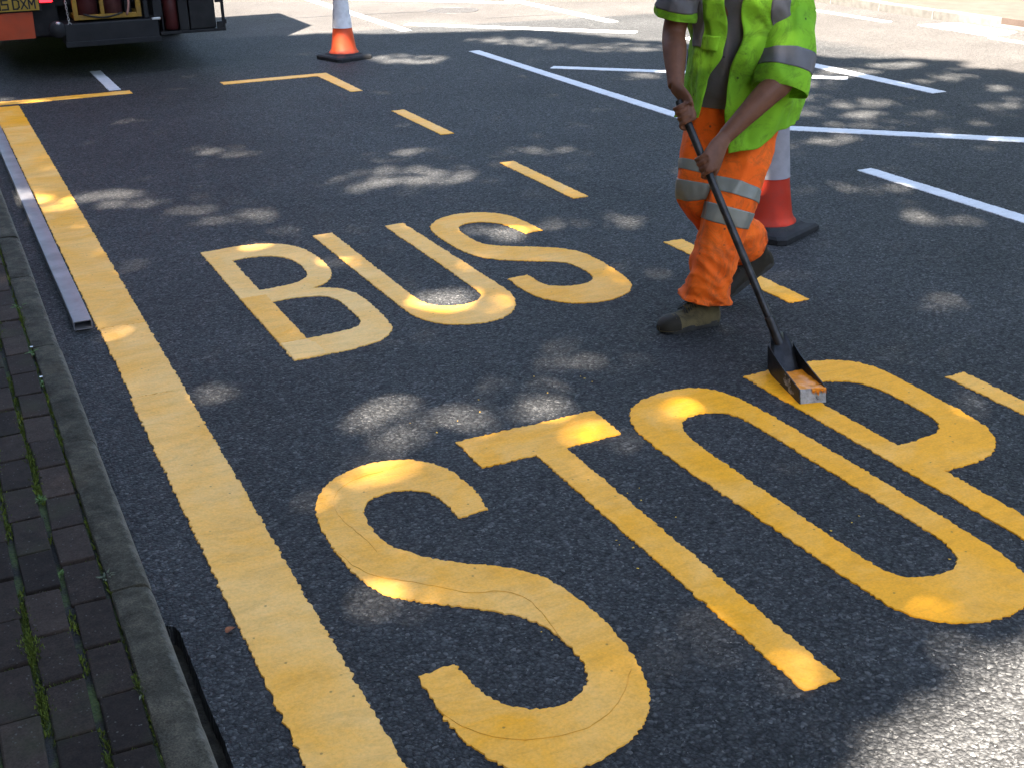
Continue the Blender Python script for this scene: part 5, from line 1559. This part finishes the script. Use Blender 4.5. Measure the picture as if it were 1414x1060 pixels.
# ------------------------------------------------------------------ street trees behind the pavement: their canopies cast the dappled shade
SPOTS = [[0.58,7.524,6.74,-0.79,2.41,4.39,0.08],[0.939,7.401,5.25,-0.86,2.6,4.73,0.33],[0.368,7.659,17.46,-1.57,2.39,4.36,0.33],[0.793,4.273,10.0,-2.35,7.59,14.5,0.25],[0.59,5.069,13.18,-2.22,6.05,11.45,0.03],[0.58,4.187,9.02,-1.77,7.29,13.98,0.04],[0.558,3.313,12.39,-2.89,5.68,11.05,0.09],[0.564,3.09,15.53,-3.86,8.72,17.02,0.035],[0.453,3.299,20.79,-4.33,8.83,17.18,0.17],[2.204,4.727,10.44,-4.95,3.13,5.87,0.1],[1.869,4.786,10.88,-4.44,4.89,9.19,0.05],[2.008,4.821,6.58,-2.83,4.3,8.08,0.41],[1.625,3.446,7.84,-3.77,4.35,8.36,0.035],[1.871,3.418,6.77,-3.68,4.45,8.55,0.06],[1.554,3.665,8.24,-3.63,5.25,10.07,0.52],[1.834,3.662,6.86,-3.46,3.87,7.4,0.39],[1.326,3.648,10.04,-3.92,7.04,13.53,0.33],[1.288,3.86,7.05,-2.57,4.48,8.59,0.22],[1.708,3.878,8.17,-3.71,7.42,14.17,0.19],[2.101,3.964,5.5,-2.91,4.31,8.19,0.22],[2.427,3.827,8.11,-5.0,5.0,9.5,0.28],[1.172,3.542,6.31,-2.3,5.9,11.38,0.19],[1.479,2.483,6.86,-3.97,5.02,9.81,0.41],[1.542,2.21,5.17,-3.38,7.58,14.88,0.33],[1.88,2.333,12.41,-9.16,9.94,19.41,0.28],[1.72,1.995,15.57,-12.01,9.12,17.94,0.08],[1.733,1.895,11.05,-8.9,6.94,13.66,0.09],[0.851,2.66,11.91,-4.34,6.45,12.64,0.3],[1.142,2.152,12.3,-6.51,11.18,22.02,0.19],[2.266,3.364,8.82,-5.71,5.55,10.64,0.035],[2.999,2.656,8.38,-8.36,3.37,6.49,0.035],[2.758,3.058,15.09,-12.5,6.16,11.8,0.035],[2.212,1.958,3.53,-3.4,6.55,12.83,0.08],[2.148,2.641,16.27,-12.21,8.17,15.84,0.03],[1.593,1.901,7.64,-5.73,7.91,15.58,0.33],[2.084,1.851,9.04,-8.62,6.48,12.73,0.33],[1.718,1.716,9.15,-7.85,7.69,15.18,0.39],[4.412,11.492,2.7,-1.06,1.85,3.08,0.75],[3.875,12.03,6.51,-2.17,3.62,6.02,0.38],[5.812,12.156,2.29,-1.1,1.88,3.07,0.6],[6.02,11.534,2.59,-1.35,2.5,4.12,0.52],[6.617,11.054,1.92,-1.14,1.69,2.78,0.52],[6.727,7.514,3.77,-3.25,2.33,4.03,0.68],[6.463,7.166,5.05,-4.37,3.54,6.18,0.68],[8.173,8.84,3.58,-3.2,2.42,4.06,0.45],[8.258,8.056,4.2,-4.13,3.36,5.7,0.52],[7.755,8.055,6.78,-6.28,4.67,7.95,0.45],[5.691,6.613,5.2,-4.3,2.97,5.26,0.3],[6.454,6.801,5.76,-5.23,3.77,6.62,0.26],[7.588,6.914,4.34,-4.52,4.21,7.3,0.3],[7.866,7.067,9.02,-9.53,5.37,9.26,0.52],[5.913,9.483,4.35,-2.68,3.27,5.55,0.6],[6.112,7.464,7.16,-5.67,3.48,6.06,0.52],[6.538,7.908,5.2,-4.16,3.92,6.77,0.45],[2.647,7.057,2.55,-0.99,2.13,3.84,0.17],[3.008,6.964,6.6,-2.91,3.16,5.69,0.17],[2.674,5.72,8.21,-3.89,4.93,9.08,0.39],[2.668,5.571,8.98,-4.35,5.98,11.04,0.41],[2.972,5.652,11.16,-5.87,5.65,10.39,0.22],[3.31,5.564,7.21,-4.23,3.67,6.74,0.22],[2.246,7.011,4.27,-1.45,3.39,6.14,0.14],[1.256,6.956,5.98,-1.28,3.83,7.0,0.17],[3.576,4.318,5.84,-4.58,11.05,20.63,0.22],[4.929,5.492,4.52,-3.86,2.79,5.05,0.14],[3.919,5.33,6.84,-4.85,3.24,5.94,0.11],[1.563,5.103,28.42,-9.49,7.83,14.68,0.17],[1.696,5.617,16.41,-5.38,5.0,9.29,0.28],[1.443,6.058,18.42,-4.96,7.43,13.75,0.28],[0.869,4.999,15.94,-3.49,6.68,12.61,0.17],[0.846,4.686,15.22,-3.46,9.88,18.75,0.17],[0.854,3.267,21.14,-6.55,3.22,6.25,0.14],[1.121,3.402,6.52,-2.38,7.37,14.24,0.17],[1.101,2.85,14.44,-5.99,9.35,18.23,0.17],[1.261,8.766,16.69,-2.9,7.18,12.77,0.28],[1.007,10.926,2.86,-0.34,7.75,13.4,0.22],[0.619,11.225,21.56,-1.81,3.79,6.56,0.6],[1.849,10.44,8.32,-1.67,5.18,8.97,0.3],[1.453,9.714,10.1,-1.78,6.0,10.51,0.3],[3.358,2.961,9.14,-9.25,4.56,8.72,0.14],[3.924,3.735,7.8,-7.52,4.08,7.66,0.11],[1.342,2.246,22.93,-13.28,11.8,23.19,0.11],[1.332,2.018,12.02,-7.5,6.34,12.49,0.25],[1.443,1.841,12.07,-8.56,6.79,13.41,0.17],[1.789,2.836,14.41,-8.77,10.85,21.03,0.11],[0.284,3.587,24.85,-3.86,6.92,13.43,0.17],[0.242,4.75,26.11,-2.99,6.37,12.13,0.11],[2.367,2.814,16.72,-12.97,8.75,16.89,0.14],[8.258,8.789,4.07,-3.7,2.42,4.07,0.6],[8.679,8.395,4.69,-4.65,4.16,6.99,0.5],[8.204,8.088,4.53,-4.41,3.36,5.7,0.6],[7.359,8.63,4.08,-3.38,2.64,4.48,0.5],[7.622,8.698,3.0,-2.54,2.57,4.34,0.6],[6.895,8.354,3.21,-2.57,2.36,4.04,0.3],[8.13,7.473,6.08,-6.3,3.69,6.32,0.3],[7.772,7.015,7.97,-8.38,5.45,9.43,0.4],[6.911,6.91,4.59,-4.38,3.56,6.21,0.2],[6.145,6.918,4.33,-3.7,3.8,6.67,0.3],[6.227,8.274,135.7,-99.59,15.35,26.4,0.1],[6.956,6.515,5.83,-5.9,3.79,6.65,0.15],[5.337,6.604,5.38,-4.2,3.08,5.47,0.2],[4.861,4.816,6.36,-6.01,2.71,4.97,0.12],[5.093,5.363,6.89,-6.19,3.53,6.4,0.15],[2.239,2.881,13.08,-9.49,10.95,21.14,0.02],[3.376,3.672,8.52,-7.26,5.44,10.27,0.15],[3.249,2.871,9.39,-9.46,5.15,9.87,0.15],[1.591,2.05,13.13,-9.32,9.16,18.02,0.2],[1.402,2.129,11.55,-7.21,10.57,20.79,0.2],[1.901,1.809,8.58,-7.71,6.36,12.52,0.25],[2.165,1.758,10.09,-10.31,6.09,11.98,0.35],[1.563,1.723,7.96,-6.3,8.81,17.43,0.3],[1.119,3.13,13.67,-5.32,7.05,13.68,0.1],[1.48,6.661,4.81,-1.21,2.64,4.83,0.1],[1.724,6.205,6.13,-1.86,4.31,7.93,0.08],[2.865,7.616,3.8,-1.48,2.82,5.04,0.1],[1.8,8.336,3.96,-0.96,3.66,6.53,0.08],[3.687,7.278,4.51,-2.29,3.18,5.67,0.08]]
def sun_spot(gx, gy, grow=1.0):
    """fraction of sun that reaches the ground point through the gaps of the canopy"""
    best = 0.0
    for cx, cy, a, b_, c, d, s in SPOTS:
        dx, dy = gx - cx, gy - cy
        if abs(dx) > 2.2 or abs(dy) > 2.2: continue
        r = math.hypot(a * dx + b_ * dy, c * dx + d * dy)
        if r < grow: best = max(best, s)
    return best
EDGE_R = [(-9, .0), (0.4, .75), (1.15, .95), (1.38, 1.30), (1.55, 1.48), (1.64, 1.62), (1.70, 1.98), (1.80, 2.45), (2.1, 3.6), (2.6, 5.4), (3.4, 7.6), (5.0, 9.1), (7.6, 8.95), (8.0, 8.80), (8.9, 8.80), (9.15, 8.40), (9.5, 7.95), (10.5, 7.60), (11.2, 7.15), (12.0, 6.75), (12.4, 6.60), (12.75, 6.25), (12.95, 5.70), (13.25, 4.95), (13.5, 4.5), (13.75, 4.2), (13.76, 2.2), (18.0, 1.6)]
def edge_x(gy):
    for (y0, x0), (y1, x1) in zip(EDGE_R[:-1], EDGE_R[1:]):
        if y0 <= gy <= y1: return x0 + (x1 - x0) * (gy - y0) / (y1 - y0)
    return None
M_BARK = simple_mat('bark', (0.10, 0.08, 0.06), 0.9, var=.4, scale=9, bumpk=.8, bscale=22, bdist=.02)
M_LEAF = leaf_mat('tree_leaf', (0.035, 0.075, 0.016), (0.075, 0.13, 0.03), 0.5)
cotx, coty = -SUN_DIR.x / SUN_DIR.z, -SUN_DIR.y / SUN_DIR.z      # shadow offset per metre of height

rl = random.Random(99)
tree_spots = [(-6.2, -9.2, 'plane tree behind the camera whose crown shades the nearest lettering'),
              (-5.6, -3.4, 'broad plane tree on the pavement whose crown shades the worker'),
              (-5.4, 2.2, 'tall plane tree on the pavement level with the lorry, shading the far road')]
leaves = [[] for _ in tree_spots]
def gen_leaves(count):
    made = 0
    while made < count:
        # choose a patch of shade, then a leaf somewhere up its sun ray, inside a crown
        gy = rl.uniform(-6.0, 17.5)
        ex = edge_x(gy)
        if ex is None: continue
        gx = rl.uniform(-2.6, ex + .25) if rl.random() < .82 else rl.uniform(-8.0, -2.4)
        # ragged, feathered fringe of the crown
        k = .35 if gy < 2.2 else 1.0
        fr = ex - gx + k * (.22 * noise.noise(Vector((gx * 1.6, gy * 1.6, 0))) + .14 * noise.noise(Vector((gx * 4, gy * 4, 3))))
        if fr < 0: continue
        made += 1
        s = sun_spot(gx, gy, 1.18)
        if s > 0: s *= max(.04, min(1.0, .62 + 1.5 * noise.noise(Vector((gx * 7.5, gy * 5.5, 21)))))
        if s > 0 and rl.random() > -math.log(s) / 8.6: continue
        h = rl.uniform(9.0, 13.6)
        x, y = gx - cotx * h, gy - coty * h
        k = min(range(3), key=lambda i: (x - tree_spots[i][0]) ** 2 + (y - tree_spots[i][1]) ** 2)
        leaves[k].append((x, y, h))
gen_leaves(270000)
for (tx, ty, lab), lv in zip(tree_spots, leaves):
    root = empty('plane_tree', (tx, ty, 0), 0, lab, 'tree', 'street trees along the pavement')
    RI = Matrix.Translation((-tx, -ty, 0))
    tr = MB()
    tr.tube(cr([Vector((tx, ty, .1)), Vector((tx + .05, ty, .5)), Vector((tx + .1, ty + .1, 2.5)), Vector((tx, ty + .2, 5.0)), Vector((tx + .1, ty + .1, 7.4)), Vector((tx + .2, ty, 11.5))], 20), cr([.36, .27, .23, .20, .14, .05], 20), 14)
    cen = Vector((sum(p[0] for p in lv) / max(1, len(lv)), sum(p[1] for p in lv) / max(1, len(lv)), 11.0))
    for i in range(9):
        p = lv[rl.randrange(len(lv))]
        st = Vector((tx, ty + .15, rl.uniform(4.8, 8.0)))
        en = Vector(p).lerp(cen, .35); en.z = rl.uniform(9.0, 10.4)
        md = st.lerp(en, .5) + Vector((0, 0, .5))
        # a limb that would cross a sunny gap is left bare of twigs: thin it
        tr.tube(cr([st, md, en], 10), cr([.09, .05, .018], 10), 8)
    t = tr.build('trunk', M_BARK, root, smooth=True); t.matrix_parent_inverse = RI
    n = len(lv)
    P = np.array(lv)
    A = rng.normal(size=(n, 3)); A[:, 2] *= .5; A /= np.linalg.norm(A, axis=1)[:, None]
    Bv = rng.normal(size=(n, 3)); Bv -= A * (A * Bv).sum(1)[:, None]; Bv /= np.linalg.norm(Bv, axis=1)[:, None]
    Lh = rng.uniform(.065, .105, size=(n, 1)); Wd = Lh * rng.uniform(.6, .8, size=(n, 1))
    V = np.stack([P - A * Lh, P + Bv * Wd, P + A * Lh, P - Bv * Wd], 1).reshape(-1, 3)
    me = bpy.data.meshes.new('crown')
    me.vertices.add(4 * n); me.vertices.foreach_set('co', V.ravel())
    me.loops.add(4 * n); me.loops.foreach_set('vertex_index', np.arange(4 * n))
    me.polygons.add(n); me.polygons.foreach_set('loop_start', np.arange(0, 4 * n, 4)); me.polygons.foreach_set('loop_total', np.full(n, 4))
    me.update(calc_edges=True)
    me.materials.append(M_LEAF)
    o = bpy.data.objects.new('crown', me); link(o, root); o.matrix_parent_inverse = RI

# unseen clipped greenery added behind the pavement to cut sky light
M_ADDED_HEDGE = leaf_mat('added_hedge_leaf', (0.018, 0.036, 0.010), (0.045, 0.075, 0.018), 0.5)
added_hedge = empty('added_hedge', (-4.2, 2, 0), 0, 'unseen tall wall of clipped leaves added behind the camera to block sky light', 'added_hedge')
HI = Matrix.Translation((4.2, -2, 0))
hb = MB()
for x0, x1, z1 in ((-4.7, -3.75, 5.2),):
    hb.box(x0, x1, -13, 17, 0.15, z1, .08)
o = hb.build('added_twig_core', M_BARK, added_hedge); o.matrix_parent_inverse = HI
n = 40000
Q = np.empty((n, 3)); f = rng.random(n)
Q[:, 1] = rng.uniform(-13, 17, n)
top = f < .25
Q[:, 0] = np.where(top, rng.uniform(-4.75, -3.65, n), -3.72 + rng.normal(0, .06, n))
Q[:, 2] = np.where(top, 5.25 + rng.normal(0, .05, n), rng.uniform(.15, 5.3, n))
A = rng.normal(size=(n, 3)); A /= np.linalg.norm(A, axis=1)[:, None]
Bv = rng.normal(size=(n, 3)); Bv -= A * (A * Bv).sum(1)[:, None]; Bv /= np.linalg.norm(Bv, axis=1)[:, None]
V = np.stack([Q - A * .055, Q + Bv * .035, Q + A * .055, Q - Bv * .035], 1).reshape(-1, 3)
o = mesh_obj('added_foliage', V, np.arange(4 * n).reshape(n, 4).tolist(), M_ADDED_HEDGE, added_hedge); o.matrix_parent_inverse = HI

# unseen belts of foliage added round the street to block low sky light: each reads as one mass of foliage
M_ADDED_BELT = leaf_mat('added_belt_leaf', (0.018, 0.038, 0.010), (0.045, 0.075, 0.018), 0.8)
def added_tree_belt(pts, h, depth, n):
    vs, fs = [], []
    lens = [math.dist(a, b_) for a, b_ in zip(pts[:-1], pts[1:])]
    tot = sum(lens)
    V = []
    for (a, b_), L in zip(zip(pts[:-1], pts[1:]), lens):
        d = Vector((b_[0] - a[0], b_[1] - a[1])) / L; nn = Vector((-d.y, d.x))
        m = max(2, int(L / 1.2))
        n0 = len(vs)
        for i in range(m + 1):                      # solid core of the mass, lumpy top
            p = Vector(a) + d * (L * i / m)
            hh = h * (.80 + .22 * noise.noise(Vector((p.x * .22, p.y * .22, 1))))
            for s in (-1, 1): 
                q = p + nn * (s * depth * .36)
                vs.append((q.x, q.y, -.15)); vs.append((q.x, q.y, hh))
        for i in range(m):
            k = n0 + i * 4
            fs.extend([(k, k + 4, k + 5, k + 1), (k + 2, k + 3, k + 7, k + 6), (k + 1, k + 5, k + 7, k + 3)])
        c = int(n * L / tot)
        t = rng.random(c) * L; o = rng.uniform(-.5, .5, c) * depth
        face = rng.random(c) < .75
        o = np.where(face, np.sign(o) * depth * (.38 + .12 * rng.random(c)), o)
        z = np.where(face, rng.random(c) * h * .95, h * (.80 + .25 * rng.random(c)))
        Q = np.stack([a[0] + d.x * t + nn.x * o, a[1] + d.y * t + nn.y * o, z], 1)
        A = rng.normal(size=(c, 3)); A /= np.linalg.norm(A, axis=1)[:, None]
        Bv = rng.normal(size=(c, 3)); Bv -= A * (A * Bv).sum(1)[:, None]; Bv /= np.linalg.norm(Bv, axis=1)[:, None]
        V.append(np.stack([Q - A * .17, Q + Bv * .11, Q + A * .17, Q - Bv * .11], 1).reshape(-1, 3))
    V = np.concatenate(V); k0 = len(vs)
    allv = np.concatenate([np.array(vs), V])
    allf = fs + (np.arange(len(V)).reshape(-1, 4) + k0).tolist()
    tag(mesh_obj('added_tree_belt', allv, allf, M_ADDED_BELT), kind='stuff')
added_tree_belt([(21.0, -22.0), (21.5, 10.0), (20.5, 44.0)], 9.5, 3.5, 42000)
added_tree_belt([(-9.0, 46.0), (20.0, 47.0)], 10.0, 3.5, 18000)
added_tree_belt([(-9.0, -24.0), (21.0, -25.0)], 8.5, 3.5, 18000)
added_tree_belt([(-10.0, -24.0), (-10.5, 46.0)], 9.0, 3.0, 26000)
